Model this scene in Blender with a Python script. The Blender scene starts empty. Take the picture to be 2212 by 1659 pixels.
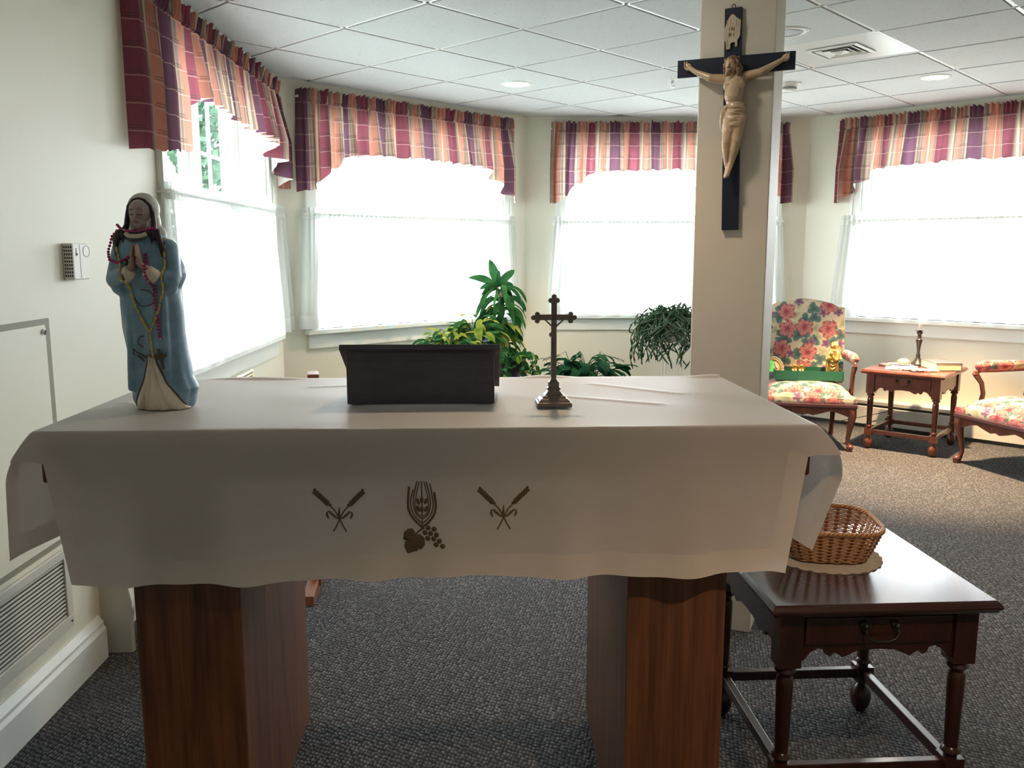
import bpy, bmesh, math, random
import numpy as np
from mathutils import Vector, Matrix, Euler
from mathutils.bvhtree import BVHTree
random.seed(7)
PI = math.pi
sc = bpy.context.scene
COL = sc.collection

# ------------------------------------------------------------------ camera
cd = bpy.data.cameras.new('camera'); cam = bpy.data.objects.new('camera', cd); COL.objects.link(cam)
cd.sensor_fit = 'HORIZONTAL'; cd.sensor_width = 36.0; cd.lens = 36.0 * 1860 / 2212
cd.clip_start = .05
cam.location = (0, 0, 1.37)
cam.rotation_euler = (math.radians(90 - 8.7), 0, math.radians(-1.5))
sc.camera = cam
# ------------------------------------------------------------------ exposure / view
vs = sc.view_settings
vs.view_transform = 'Standard'; vs.look = 'None'; vs.gamma = 1; vs.use_curve_mapping = False
vs.exposure = 0.93
# ------------------------------------------------------------------ world (bright overcast sky)
SKY = 17.0
w = bpy.data.worlds.new('sky'); sc.world = w; w.use_nodes = True
bg = w.node_tree.nodes['Background']; bg.inputs[0].default_value = (.89, .955, 1, 1); bg.inputs[1].default_value = SKY
# downlight strengths (W), used by the downlight builder
DL_W = 30.0

# walls of the bay, floor plan (x, y)
CEIL = 2.44
PA, PB, PC, PD = (-1.33, 5.56), (.29, 7.07), (2.58, 7.07), (4.75, 4.92)
WL = ((-1.355, -2.6), PA)
WALLS = {1: ((-1.355, -2.6), PA), 2: (PA, PB), 3: (PB, PC), 4: (PC, PD)}
def frame(wall):
    p, q = Vector((*wall[0], 0)), Vector((*wall[1], 0))
    e = (q - p).normalized(); n = Vector((e.y, -e.x, 0))
    return p, e, n, (q - p).length
def wp(fr, s, d, z):                       # wall-local: along, towards the room, up
    p, e, n, _ = fr
    v = p + e * s + n * d; return Vector((v.x, v.y, z))
def s_of_y(y):                             # along the left wall for a given y
    p, e, n, L = frame(WL); return (y - p.y) / e.y

# portals at the windows (light sampling only)
WIN = {1: (s_of_y(3.66), s_of_y(5.30)), 2: (.27, 1.97), 3: (.32, 2.00), 4: (.44, 2.14)}
WZ0, WZ1 = .865, 2.26
for k in WIN:
    fr = frame(WALLS[k]); a, b = WIN[k]
    ld = bpy.data.lights.new('window_daylight', 'AREA'); ld.shape = 'RECTANGLE'; ld.size = b - a; ld.size_y = WZ1 - WZ0
    ld.cycles.is_portal = True
    lo = bpy.data.objects.new('window_daylight', ld); COL.objects.link(lo)
    lo.location = wp(fr, (a + b) / 2, -.23, (WZ0 + WZ1) / 2)
    lo.rotation_euler = fr[2].to_track_quat('-Z', 'Z').to_euler()

# ================================================================== helpers
def tag(o, label=None, cat=None, group=None, kind=None):
    if label: o['label'] = label
    if cat: o['category'] = cat
    if group: o['group'] = group
    if kind: o['kind'] = kind
    return o
def thing(name, label, cat, loc=(0, 0, 0), rz=0, group=None):
    o = bpy.data.objects.new(name, None); COL.objects.link(o); o.empty_display_size = .1
    o.location = loc; o.rotation_euler = (0, 0, rz)
    return tag(o, label, cat, group)
def copy_tree(o, parent=None):
    c = o.copy(); COL.objects.link(c); c.parent = parent
    for ch in list(o.children): copy_tree(ch, c)
    return c

class MB:
    def __init__(s): s.v = []; s.f = []; s.uv = {}; s.mi = {}
    def add(s, vs_, fs, M=None):
        b = len(s.v)
        for v in vs_:
            v = Vector(v); s.v.append(M @ v if M is not None else v)
        n0 = len(s.f)
        for f in fs: s.f.append(tuple(b + i for i in f))
        return b, n0
    def box(s, x0, x1, y0, y1, z0, z1, M=None):
        vs_ = [(x, y, z) for z in (z0, z1) for y in (y0, y1) for x in (x0, x1)]
        s.add(vs_, [(0, 2, 3, 1), (4, 5, 7, 6), (0, 1, 5, 4), (2, 6, 7, 3), (0, 4, 6, 2), (1, 3, 7, 5)], M); return s
    def tube(s, pts, r, seg=8, cap=True, flat=None):
        pts = [Vector(p) for p in pts]; n = len(pts)
        rs = r if isinstance(r, (list, tuple)) else [r] * n
        rings = []; up = None
        for i, p in enumerate(pts):
            t = (pts[min(i + 1, n - 1)] - pts[max(i - 1, 0)])
            if t.length < 1e-9: t = Vector((0, 0, 1))
            t.normalize()
            if up is None:
                up = Vector((0, 0, 1)) if abs(t.z) < .9 else Vector((1, 0, 0))
            a = (up - t * up.dot(t)); a = a.normalized() if a.length > 1e-6 else t.orthogonal().normalized()
            up = a; b = t.cross(a)
            fx = flat if flat else 1
            rings.append([p + (a * math.cos(2 * PI * k / seg) * fx + b * math.sin(2 * PI * k / seg)) * rs[i] for k in range(seg)])
        s.loft(rings, cap); return s
    def loft(s, rings, cap=True, M=None, closed=True):
        m = len(rings[0]); vs_ = [v for r in rings for v in r]; fs = []
        for i in range(len(rings) - 1):
            for k in range(m if closed else m - 1):
                k2 = (k + 1) % m
                fs.append((i * m + k, i * m + k2, (i + 1) * m + k2, (i + 1) * m + k))
        if cap:
            fs.append(tuple(range(m - 1, -1, -1))); fs.append(tuple((len(rings) - 1) * m + k for k in range(m)))
        return s.add(vs_, fs, M)
    def lathe(s, prof, c=(0, 0, 0), seg=20, M=None):      # prof: (r, z)
        c = Vector(c)
        rings = [[c + Vector((max(r, 1e-4) * math.cos(2 * PI * k / seg), max(r, 1e-4) * math.sin(2 * PI * k / seg), z)) for k in range(seg)] for r, z in prof]
        s.loft(rings, True, M); return s
    def prism(s, outline, d0, d1, M=None):                # outline (x,z) extruded along y
        n = len(outline)
        vs_ = [(x, d0, z) for x, z in outline] + [(x, d1, z) for x, z in outline]
        fs = [tuple(range(n)), tuple(range(2 * n - 1, n - 1, -1))] + [(i, i + n, (i + 1) % n + n, (i + 1) % n) for i in range(n)]
        s.add(vs_, fs, M); return s
    def ball(s, c, r, seg=10, rng=7, sq=(1, 1, 1)):
        c = Vector(c)
        rings = []
        for j in range(1, rng):
            t = PI * j / rng
            rings.append([c + Vector((math.sin(t) * math.cos(2 * PI * k / seg) * r * sq[0], math.sin(t) * math.sin(2 * PI * k / seg) * r * sq[1], -math.cos(t) * r * sq[2])) for k in range(seg)])
        s.loft(rings, True); return s
    def grid(s, P, nu, nv, uvf=None, keep=None, mi=None):  # P(i,j) -> vector
        b = len(s.v)
        for j in range(nv + 1):
            for i in range(nu + 1): s.v.append(Vector(P(i, j)))
        for j in range(nv):
            for i in range(nu):
                if keep and not keep(i, j): continue
                q = (i, j), (i + 1, j), (i + 1, j + 1), (i, j + 1)
                fi = len(s.f)
                s.f.append(tuple(b + y * (nu + 1) + x for x, y in q))
                if uvf: s.uv[fi] = [uvf(x, y) for x, y in q]
                if mi: s.mi[fi] = mi(i, j)
        return s
    def build(s, name, mats, parent=None, smooth=False, bevel=0, solid=0, M=None, fixn=True, seg=2, cube=False, auto=None):
        me = bpy.data.meshes.new(name)
        vs_ = [(M @ v if M is not None else v) for v in s.v]
        me.from_pydata([tuple(v) for v in vs_], [], s.f)
        me.validate()
        if not isinstance(mats, (list, tuple)): mats = [mats]
        for m in mats: me.materials.append(m)
        if s.uv:
            ul = me.uv_layers.new(name='UVMap')
            for fi, p in enumerate(me.polygons):
                if fi in s.uv:
                    for li, c in zip(p.loop_indices, s.uv[fi]): ul.data[li].uv = c
        if s.mi:
            for fi, m in s.mi.items(): me.polygons[fi].material_index = m
        if fixn and not s.uv:
            bm = bmesh.new(); bm.from_mesh(me); bmesh.ops.recalc_face_normals(bm, faces=bm.faces); bm.to_mesh(me); bm.free()
        if cube: cube_uv(me)
        if smooth:
            me.polygons.foreach_set('use_smooth', [True] * len(me.polygons))
        o = bpy.data.objects.new(name, me); COL.objects.link(o); o.parent = parent
        if auto:
            try: me.set_sharp_from_angle(angle=math.radians(auto))
            except Exception: pass
        if bevel:
            m = o.modifiers.new('bevel', 'BEVEL'); m.width = bevel; m.segments = seg; m.limit_method = 'ANGLE'; m.angle_limit = .6; m.harden_normals = False
        if solid:
            m = o.modifiers.new('solid', 'SOLIDIFY'); m.thickness = solid; m.offset = -1
        return o
def cube_uv(me):
    ul = me.uv_layers.new(name='UVMap')
    for p in me.polygons:
        n = p.normal; ax = max(range(3), key=lambda i: abs(n[i]))
        for li in p.loop_indices:
            c = me.vertices[me.loops[li].vertex_index].co
            ul.data[li].uv = ((c.y, c.z) if ax == 0 else (c.x, c.z) if ax == 1 else (c.x, c.y))

# ------------------------------------------------------------------ sculpt: union of rounded solids, remeshed to one skin
def capsule(mb, p0, p1, r0, r1, seg=20):
    p0, p1 = Vector(p0), Vector(p1); d = p1 - p0; L = max(d.length, 1e-5); t = d / L
    pts, rs = [], []
    for j in range(1, 5):
        a = PI / 2 * j / 4; pts.append(p0 - t * r0 * math.cos(a)); rs.append(max(r0 * math.sin(a), 1e-4))
    for j in range(3, -1, -1):
        a = PI / 2 * j / 4; pts.append(p1 + t * r1 * math.cos(a)); rs.append(max(r1 * math.sin(a), 1e-4))
    mb.tube(pts, rs, seg)
def ellipsoid(mb, c, r, rot=(0, 0, 0), seg=20, rng=14):
    M = Matrix.Translation(Vector(c)) @ Euler(rot).to_matrix().to_4x4()
    rings = []
    for j in range(0, rng + 1):
        t = PI * j / rng; st = max(math.sin(t), 1e-3)
        rings.append([Vector((st * math.cos(2 * PI * k / seg) * r[0], st * math.sin(2 * PI * k / seg) * r[1], -math.cos(t) * r[2])) for k in range(seg)])
    mb.loft(rings, True, M)
def skin(mb, name, mat, parent, voxel, smooth=4, fac=.5):
    o = mb.build(name, mat, None)
    m = o.modifiers.new('r', 'REMESH'); m.mode = 'VOXEL'; m.voxel_size = voxel; m.use_smooth_shade = True
    if smooth:
        m = o.modifiers.new('s', 'SMOOTH'); m.iterations = smooth; m.factor = fac
    dg = bpy.context.evaluated_depsgraph_get(); ev = o.evaluated_get(dg)
    me = bpy.data.meshes.new_from_object(ev); o.modifiers.clear(); o.data = me
    if not me.materials: me.materials.append(mat)
    me.polygons.foreach_set('use_smooth', [True] * len(me.polygons))
    o.parent = parent
    return o
def bvh_of(objs):
    vs_, fs = [], []
    for o in objs:
        b = len(vs_); vs_ += [v.co.copy() for v in o.data.vertices]; fs += [tuple(b + i for i in p.vertices) for p in o.data.polygons]
    return BVHTree.FromPolygons(vs_, fs)

# ================================================================== materials
def mat(name, col=(.8, .8, .8), rough=.6, metal=0, spec=.5, coat=0):
    m = bpy.data.materials.new(name); m.use_nodes = True
    b = m.node_tree.nodes['Principled BSDF']
    b.inputs['Base Color'].default_value = (*col, 1); b.inputs['Roughness'].default_value = rough
    b.inputs['Metallic'].default_value = metal; b.inputs['Specular IOR Level'].default_value = spec
    b.inputs['Coat Weight'].default_value = coat
    return m
class NT:
    def __init__(s, m): s.t = m.node_tree; s.N = s.t.nodes; s.b = s.N.get('Principled BSDF'); s.out = s.N.get('Material Output')
    def n(s, typ, ins=None, **kw):
        x = s.N.new(typ)
        for k, v in kw.items(): setattr(x, k, v)
        for k, v in (ins or {}).items():
            if isinstance(v, bpy.types.NodeSocket): s.t.links.new(v, x.inputs[k])
            else: x.inputs[k].default_value = v
        return x
    def math(s, op, a, b=0, c=0): return s.n('ShaderNodeMath', {0: a, 1: b, 2: c}, operation=op).outputs[0]
    def coord(s, out='Object'): return s.n('ShaderNodeTexCoord').outputs[out]
    def mapping(s, v, scale=(1, 1, 1), loc=(0, 0, 0), rot=(0, 0, 0)): return s.n('ShaderNodeMapping', {'Vector': v, 'Scale': scale, 'Location': loc, 'Rotation': rot}).outputs[0]
    def noise(s, v, scale=5, detail=3, rough=.5, dist=0): return s.n('ShaderNodeTexNoise', {'Vector': v, 'Scale': scale, 'Detail': detail, 'Roughness': rough, 'Distortion': dist}).outputs[0]
    def mix(s, f, a, b):
        x = s.n('ShaderNodeMix', data_type='RGBA')
        for k, v in ((0, f), (6, a), (7, b)):
            if isinstance(v, bpy.types.NodeSocket): s.t.links.new(v, x.inputs[k])
            else: x.inputs[k].default_value = v if k == 0 else (*v, 1)
        return x.outputs[2]
    def ramp(s, f, stops, const=False):
        x = s.n('ShaderNodeValToRGB', {0: f}); cr = x.color_ramp
        if const: cr.interpolation = 'CONSTANT'
        while len(cr.elements) < len(stops): cr.elements.new(1)
        for e, (p, c) in zip(cr.elements, stops): e.position = p; e.color = (*c, 1)
        return x.outputs[0]
    def bump(s, h, strength=.3, dist=.002):
        b = s.n('ShaderNodeBump', {'Height': h, 'Strength': strength, 'Distance': dist}); s.t.links.new(b.outputs[0], s.b.inputs['Normal']); return b
    def base(s, c): s.t.links.new(c, s.b.inputs['Base Color'])
    def rough(s, c): s.t.links.new(c, s.b.inputs['Roughness'])
M = {}
def paint(name, col, rough=.55, b=.08):
    m = mat(name, col, rough); t = NT(m); c = t.coord(); h = t.noise(c, 120, 2); t.bump(h, b, .001)
    v = t.noise(c, 1.3, 2); t.base(t.mix(v, tuple(x * .96 for x in col), tuple(min(1, x * 1.03) for x in col))); return m
M['wall'] = paint('cream wall paint', (.77, .75, .635))
M['white'] = paint('white trim paint', (.76, .78, .74), .4, .03)
M['grille'] = paint('off white metal paint', (.62, .61, .54), .4, .02)
M['pillar'] = paint('pillar paint', (.72, .66, .57), .6)
m = mat('acoustic tile', (.78, .79, .78), .9); t = NT(m); c = t.coord()
n1 = t.noise(c, 90, 4, .7); n2 = t.noise(c, 38, 3, .6)
f = t.ramp(n1, [(.34, (.62, .62, .60)), (.40, (1, 1, 1))]); f2 = t.ramp(n2, [(.30, (.85, .85, .84)), (.36, (1, 1, 1))])
x = t.n('ShaderNodeMix', {0: 1.0, 6: f, 7: f2}, data_type='RGBA', blend_type='MULTIPLY').outputs[2]
x = t.n('ShaderNodeMix', {0: 1.0, 6: x, 7: (.64, .668, .68, 1)}, data_type='RGBA', blend_type='MULTIPLY').outputs[2]
t.base(x); t.bump(n1, .25, .002); M['tile'] = m; M['panel'] = mat('white enamelled panel', (.72, .73, .73), .28)
M['tbar'] = mat('ceiling grid metal', (.88, .88, .86), .3)
M['slot'] = mat('grid shadow gap', (.12, .12, .11), .9)
# carpet: small woven loops in slanting rows
m = mat('woven carpet', (.05, .05, .05), .95, spec=.15); t = NT(m); c = t.coord()
nd = t.n('ShaderNodeTexNoise', {'Vector': c, 'Scale': 6, 'Detail': 2}).outputs['Color']
cw = t.n('ShaderNodeMix', {0: .012, 6: c, 7: nd}, data_type='RGBA').outputs[2]
cm = t.mapping(cw, (95, 62, 1), rot=(0, 0, .35))
vo = t.n('ShaderNodeTexVoronoi', {'Vector': cm, 'Scale': 1.0, 'Randomness': .45}, voronoi_dimensions='2D')
hi = t.noise(c, 260, 2)
dd = t.ramp(vo.outputs['Distance'], [(.1, (1, 1, 1)), (.62, (0, 0, 0))])
sep = t.n('ShaderNodeSeparateColor', {0: vo.outputs['Color']}).outputs[0]
c1 = t.ramp(sep, [(0, (.100, .104, .115)), (.45, (.135, .140, .152)), (.8, (.18, .185, .195)), (1, (.26, .26, .265))])
c2 = t.mix(dd, (.030, .030, .032), c1)
c3 = t.mix(t.ramp(t.noise(c, 1.1, 2), [(.3, (0, 0, 0)), (.7, (.25, .25, .25))]), c2, (.075, .073, .078))
t.base(c3); h = t.math('ADD', dd, t.math('MULTIPLY', hi, .5)); t.bump(h, .7, .005); M['carpet'] = m

def wood(name, dark, light, rough=.35, scale=(9, 9, .7), coat=0, rot=(0, 0, 0), contrast=(.35, .68)):
    m = mat(name, light, rough, coat=coat); t = NT(m); c = t.mapping(t.coord(), scale, rot=rot)
    a = t.noise(c, 3, 5, .6, 1.2); b = t.noise(t.mapping(c, (6, 6, 1)), 5, 4, .6)
    f = t.math('ADD', t.math('MULTIPLY', a, .7), t.math('MULTIPLY', b, .3))
    t.base(t.ramp(f, [(contrast[0], dark), (contrast[1], light)])); t.bump(b, .05, .001)
    m.node_tree.nodes['Principled BSDF'].inputs['Coat Roughness'].default_value = .12
    return m
M['altar'] = wood('reddish altar wood', (.060, .020, .010), (.21, .085, .038), .45, (7, 7, .5))
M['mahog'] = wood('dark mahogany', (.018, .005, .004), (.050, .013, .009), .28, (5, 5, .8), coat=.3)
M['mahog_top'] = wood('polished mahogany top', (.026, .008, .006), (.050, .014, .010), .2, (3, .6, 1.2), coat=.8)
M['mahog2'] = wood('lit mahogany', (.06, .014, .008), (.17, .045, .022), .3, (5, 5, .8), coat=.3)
M['lect'] = wood('very dark stained wood', (.045, .040, .056), (.085, .075, .095), .4, (1, 8, 8))
M['redwood'] = wood('orange brown wood', (.17, .05, .02), (.30, .10, .045), .45)
M['ebony'] = mat('black stained cross wood', (.016, .022, .045), .35, spec=.4)
M['brass'] = mat('tarnished brass', (.20, .165, .14), .45, .7)
M['bronze'] = mat('dark bronze', (.06, .055, .05), .4, .8)
M['gold'] = mat('gold leaf', (.72, .42, .12), .3, .9)
M['goldframe'] = mat('pale gilt frame', (.55, .50, .30), .35, .5)
M['chrome'] = mat('chrome', (.6, .6, .6), .2, 1)
M['glass_gray'] = mat('picture glass', (.10, .10, .11), .12, 0)
M['plastic'] = mat('off white plastic', (.72, .70, .66), .5)
M['dark_slot'] = mat('dark slots', (.06, .055, .05), .8)
M['paper'] = mat('printed paper', (.75, .72, .66), .7)
M['wax'] = mat('white wax', (.85, .84, .80), .4); NT(M['wax']).b.inputs['Subsurface Weight'].default_value = .2
M['note'] = mat('bright green note', (.12, .80, .18), .7)
M['green_box'] = paint('dark green card', (.012, .10, .06), .6, .03)
M['pagecream'] = mat('page edges', (.78, .68, .45), .8)
M['bookcover'] = mat('grey book cover', (.10, .09, .09), .5)
# ---- glass pane
m = bpy.data.materials.new('window glass'); m.use_nodes = True; t = NT(m); t.N.remove(t.b)
gl = t.n('ShaderNodeBsdfGlossy', {'Roughness': .02}); tr = t.n('ShaderNodeBsdfTransparent', {'Color': (.97, .98, .975, 1)})
mx = t.n('ShaderNodeMixShader', {0: .05, 1: tr.outputs[0], 2: gl.outputs[0]}); t.t.links.new(mx.outputs[0], t.out.inputs[0]); M['glass'] = m
def cloth_mat(name, colf, transl=.35, transp=0.0, rough=.85, back=None, bump=None, sheen=None):
    m = bpy.data.materials.new(name); m.use_nodes = True; t = NT(m); t.N.remove(t.b)
    col = colf(t) if callable(colf) else None
    if col is None:
        col = t.n('ShaderNodeRGB'); col.outputs[0].default_value = (*colf, 1); col = col.outputs[0]
    tcol = col
    if back is not None:
        g = t.n('ShaderNodeNewGeometry').outputs['Backfacing']; col = t.mix(g, back, col)
    di = t.n('ShaderNodeBsdfDiffuse', {'Color': col, 'Roughness': rough}); tl = t.n('ShaderNodeBsdfTranslucent', {'Color': tcol})
    if bump:
        cc = t.coord(); wv = t.noise(cc, bump, 2); bp = t.n('ShaderNodeBump', {'Height': wv, 'Strength': .15, 'Distance': .001})
        t.t.links.new(bp.outputs[0], di.inputs['Normal'])
    mx = t.n('ShaderNodeMixShader', {0: transl, 1: di.outputs[0], 2: tl.outputs[0]}); o = mx
    if sheen:
        fz = t.n('ShaderNodeMath', {0: t.math('POWER', t.n('ShaderNodeLayerWeight', {'Blend': .5}).outputs['Facing'], 4.5), 1: .85, 2: .035}, operation='MULTIPLY_ADD'); gg = t.n('ShaderNodeBsdfGlossy', {'Roughness': sheen}); o = t.n('ShaderNodeMixShader', {0: fz.outputs[0], 1: mx.outputs[0], 2: gg.outputs[0]}); mx = o
    if transp:
        tp = t.n('ShaderNodeBsdfTransparent'); o = t.n('ShaderNodeMixShader', {0: transp, 1: mx.outputs[0], 2: tp.outputs[0]})
    t.t.links.new(o.outputs[0], t.out.inputs[0]); return m
M['linen'] = cloth_mat('cream altar linen', (.82, .765, .735), .40, 0, bump=500, sheen=.55)
M['linen_hem'] = cloth_mat('cream linen hem, double', (.80, .735, .69), .26, 0, bump=500, sheen=.55)
M['sheer'] = cloth_mat('white sheer voile', (.86, .88, .87), .50, .22)
M['sheer_hem'] = cloth_mat('white sheer voile doubled', (.80, .83, .82), .35, .03); M['sheer_head'] = cloth_mat('white sheer voile gathered on rod', (.78, .80, .78), .10, 0)
def plaid(t):
    uv = t.coord('UV'); s = t.n('ShaderNodeSeparateXYZ', {0: uv}); u, v = s.outputs[0], s.outputs[1]
    fu = t.math('FRACT', t.math('MULTIPLY', u, 1 / .64))
    bur, plum, sal, crm, tan, gry = (.235, .055, .085), (.145, .060, .105), (.53, .215, .155), (.63, .45, .33), (.40, .27, .20), (.23, .185, .175)
    a = t.ramp(fu, [(0, plum), (.20, tan), (.225, gry), (.25, tan), (.275, gry), (.295, tan), (.31, sal), (.40, crm), (.415, sal), (.47, gry), (.485, tan), (.50, bur), (.70, gry), (.72, tan), (.745, crm), (.77, gry), (.79, tan), (.81, sal), (.92, gry), (.94, tan), (.96, gry), (.975, crm)], True)
    fv = t.math('FRACT', t.math('MULTIPLY', v, 1 / .098))
    line = t.math('LESS_THAN', fv, .04)
    a = t.mix(t.math('MULTIPLY', line, .6), a, (.66, .45, .40))
    fd = t.math('FRACT', t.math('MULTIPLY', t.math('ADD', v, .03), 1 / .098))
    d1 = t.math('MULTIPLY', t.math('LESS_THAN', fd, .14), t.math('GREATER_THAN', fd, .10)); d2 = t.math('MULTIPLY', t.math('LESS_THAN', fd, .24), t.math('GREATER_THAN', fd, .20))
    fz = t.math('GREATER_THAN', t.math('FRACT', t.math('MULTIPLY', u, 1 / .64 * 3)), .55)
    dk = t.math('MULTIPLY', t.math('ADD', d1, d2), fz)
    a = t.mix(t.math('MULTIPLY', dk, .6), a, (.07, .045, .05))
    wv = t.noise(t.mapping(uv, (400, 60, 1)), 1, 2); return t.mix(t.math('MULTIPLY', wv, .14), a, (.42, .33, .30))
M['plaid'] = cloth_mat('plaid valance cotton', plaid, .44, 0, back=(.86, .86, .82)); M['plaid_head'] = cloth_mat('plaid valance cotton doubled', plaid, .05, 0)
# ---- floral upholstery
def flower_layer(t, uv, base, scale, r, petals, cols, depth=.35, off=(0, 0, 0), rand=.75, sub=None):
    v = t.mapping(uv, (scale, scale, scale), off)
    vo = t.n('ShaderNodeTexVoronoi', {'Vector': v, 'Scale': 1.0, 'Randomness': rand}, voronoi_dimensions='2D')
    df = t.n('ShaderNodeVectorMath', {0: v, 1: vo.outputs['Position']}, operation='SUBTRACT').outputs[0]
    s = t.n('ShaderNodeSeparateXYZ', {0: df}); cx = t.n('ShaderNodeSeparateColor', {0: vo.outputs['Color']})
    ang = t.math('ARCTAN2', s.outputs[1], s.outputs[0]); a2 = t.math('ADD', t.math('MULTIPLY', ang, petals), t.math('MULTIPLY', cx.outputs[0], 20))
    pet = t.math('ABSOLUTE', t.math('COSINE', t.math('MULTIPLY', a2, .5)))
    lim = t.math('MULTIPLY', t.math('ADD', t.math('MULTIPLY', pet, depth), 1 - depth), r)
    wob = t.math('MULTIPLY', t.math('SUBTRACT', t.noise(v, 5, 2), .5), r * .6)
    d = t.math('ADD', vo.outputs['Distance'], wob)
    ins = t.math('LESS_THAN', d, lim)
    q = t.math('DIVIDE', d, lim)
    vein = t.math('MULTIPLY_ADD', t.math('SINE', t.math('MULTIPLY', a2, 2)), .16, q)
    c = t.ramp(vein, cols)
    sel = t.math('GREATER_THAN', cx.outputs[1], sub) if sub else 1.0
    return t.mix(t.math('MULTIPLY', ins, sel), base, c)
m = mat('floral upholstery', (.6, .5, .35), .9, spec=.1); t = NT(m); uv = t.coord('UV')
bs = t.mix(t.noise(uv, 12, 3), (.50, .41, .28), (.61, .52, .38))
bs = flower_layer(t, uv, bs, 13, .50, 3, [(0, (.30, .30, .18)), (.6, (.38, .37, .24)), (1, (.48, .44, .30))], .5, (3, 1, 0), 1, .2)
bs = flower_layer(t, uv, bs, 10, .50, 3, [(0, (.05, .10, .10)), (.5, (.09, .15, .14)), (1, (.14, .21, .19))], .5, (.3, .6, 0), 1, .12)
bs = flower_layer(t, uv, bs, 9.5, .34, 5, [(0, (.12, .06, .12)), (.5, (.21, .11, .19)), (1, (.26, .16, .22))], .5, (5, 7, 0), .9, .6)
bs = flower_layer(t, uv, bs, 6.6, .46, 5, [(0, (.22, .03, .06)), (.35, (.40, .12, .115)), (.7, (.50, .23, .20)), (1, (.32, .08, .09))], .30, (1, 2, 0), .45, .2)
t.base(bs); t.bump(t.noise(uv, 300, 2), .2, .001); M['floral'] = m
M['fringe'] = mat('dark burgundy gimp trim', (.055, .018, .022), .9)
def leafm(name, a, b, tr=.25):
    def f(t): return t.mix(t.ramp(t.noise(t.coord(), 9, 3), [(.35, (0, 0, 0)), (.65, (1, 1, 1))]), a, b)
    return cloth_mat(name, f, tr, 0)
M['leaf'] = leafm('deep green leaf', (.020, .085, .032), (.05, .17, .055))
M['leaf_y'] = leafm('yellow green leaf', (.12, .26, .03), (.50, .50, .12), .35)
M['leaf_d'] = leafm('dark glossy leaf', (.010, .055, .032), (.035, .12, .06), .2)
M['leaf_c'] = leafm('grey green cactus stem', (.035, .085, .045), (.12, .19, .13), .2)
M['stem'] = mat('pale woody stem', (.23, .18, .12), .8)
m = mat('blue and white glazed pot', (.6, .65, .7), .2); t = NT(m); t.base(t.ramp(t.noise(t.coord(), 30, 3), [(.45, (.72, .76, .80)), (.55, (.10, .16, .42))])); M['pot_blue'] = m
M['pot_dark'] = mat('dark plum pot', (.05, .015, .03), .35)
M['pot_cream'] = mat('cream pot', (.7, .68, .62), .4)
M['wicker'] = wood('orange brown wicker', (.38, .16, .055), (.68, .37, .17), .5, (40, 40, 40))
M['wicker_d'] = wood('darker wicker stakes', (.24, .09, .035), (.44, .20, .085), .5, (40, 40, 40))
M['doily'] = cloth_mat('ecru crochet lace', (.70, .62, .52), .2, 0, bump=300)
M['emb'] = mat('bronze gold embroidery thread', (.13, .085, .045), .6, 0); t = NT(M['emb']); t.bump(t.noise(t.mapping(t.coord(), (900, 900, 200)), 1, 1), .5, .001)
# statue paints
def glaze(name, a, b, rough=.45):
    m = mat(name, a, rough); t = NT(m); t.base(t.mix(t.ramp(t.noise(t.coord(), 22, 4, .6), [(.35, (0, 0, 0)), (.7, (1, 1, 1))]), a, b)); return m
M['s_blue'] = glaze('dusty blue glaze', (.14, .27, .40), (.25, .40, .53))
M['s_gown'] = glaze('ivory glaze', (.68, .60, .49), (.80, .72, .60))
M['s_veil'] = glaze('white glaze', (.56, .55, .52), (.68, .67, .63))
M['s_skin'] = glaze('flesh glaze', (.38, .22, .18), (.45, .28, .23))
M['s_face'] = glaze('face glaze', (.42, .31, .29), (.48, .37, .34))
M['s_hair'] = glaze('dark plum brown hair glaze', (.028, .016, .030), (.05, .03, .045))
M['s_gold'] = mat('dull brown gold line', (.10, .07, .04), .5, .2)
M['bead_y'] = mat('yellow bead', (.62, .44, .07), .4)
m = mat('magenta glass bead', (.62, .02, .22), .15); NT(m).b.inputs['Transmission Weight'].default_value = .3; M['bead_p'] = m
M['cord'] = mat('pale cord', (.55, .55, .5), .6)
M['corpus'] = glaze('old ivory resin', (.52, .36, .22), (.66, .49, .33), .25)
M['corpus_hair'] = glaze('brown tinted resin', (.19, .11, .065), (.36, .24, .15), .35)
M['scroll'] = glaze('aged ivory scroll', (.50, .41, .29), (.66, .57, .42), .4)
M['ink'] = mat('brown ink letters', (.09, .045, .02), .6)
def emis(name, col, st):
    m = bpy.data.materials.new(name); m.use_nodes = True; b = m.node_tree.nodes['Principled BSDF']
    b.inputs['Base Color'].default_value = (1, 1, 1, 1); b.inputs['Emission Color'].default_value = (*col, 1); b.inputs['Emission Strength'].default_value = st; return m
M['lamp_on'] = emis('lit lamp lens', (1, .90, .74), 40)
M['lamp_off'] = mat('unlit grey lens', (.42, .43, .46), .5)
M['lawn'] = mat('pale gravel yard', (.17, .18, .16), .9)
M['ext_leaf'] = leafm('tree leaves outside', (.025, .055, .035), (.05, .095, .06), .3)

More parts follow.
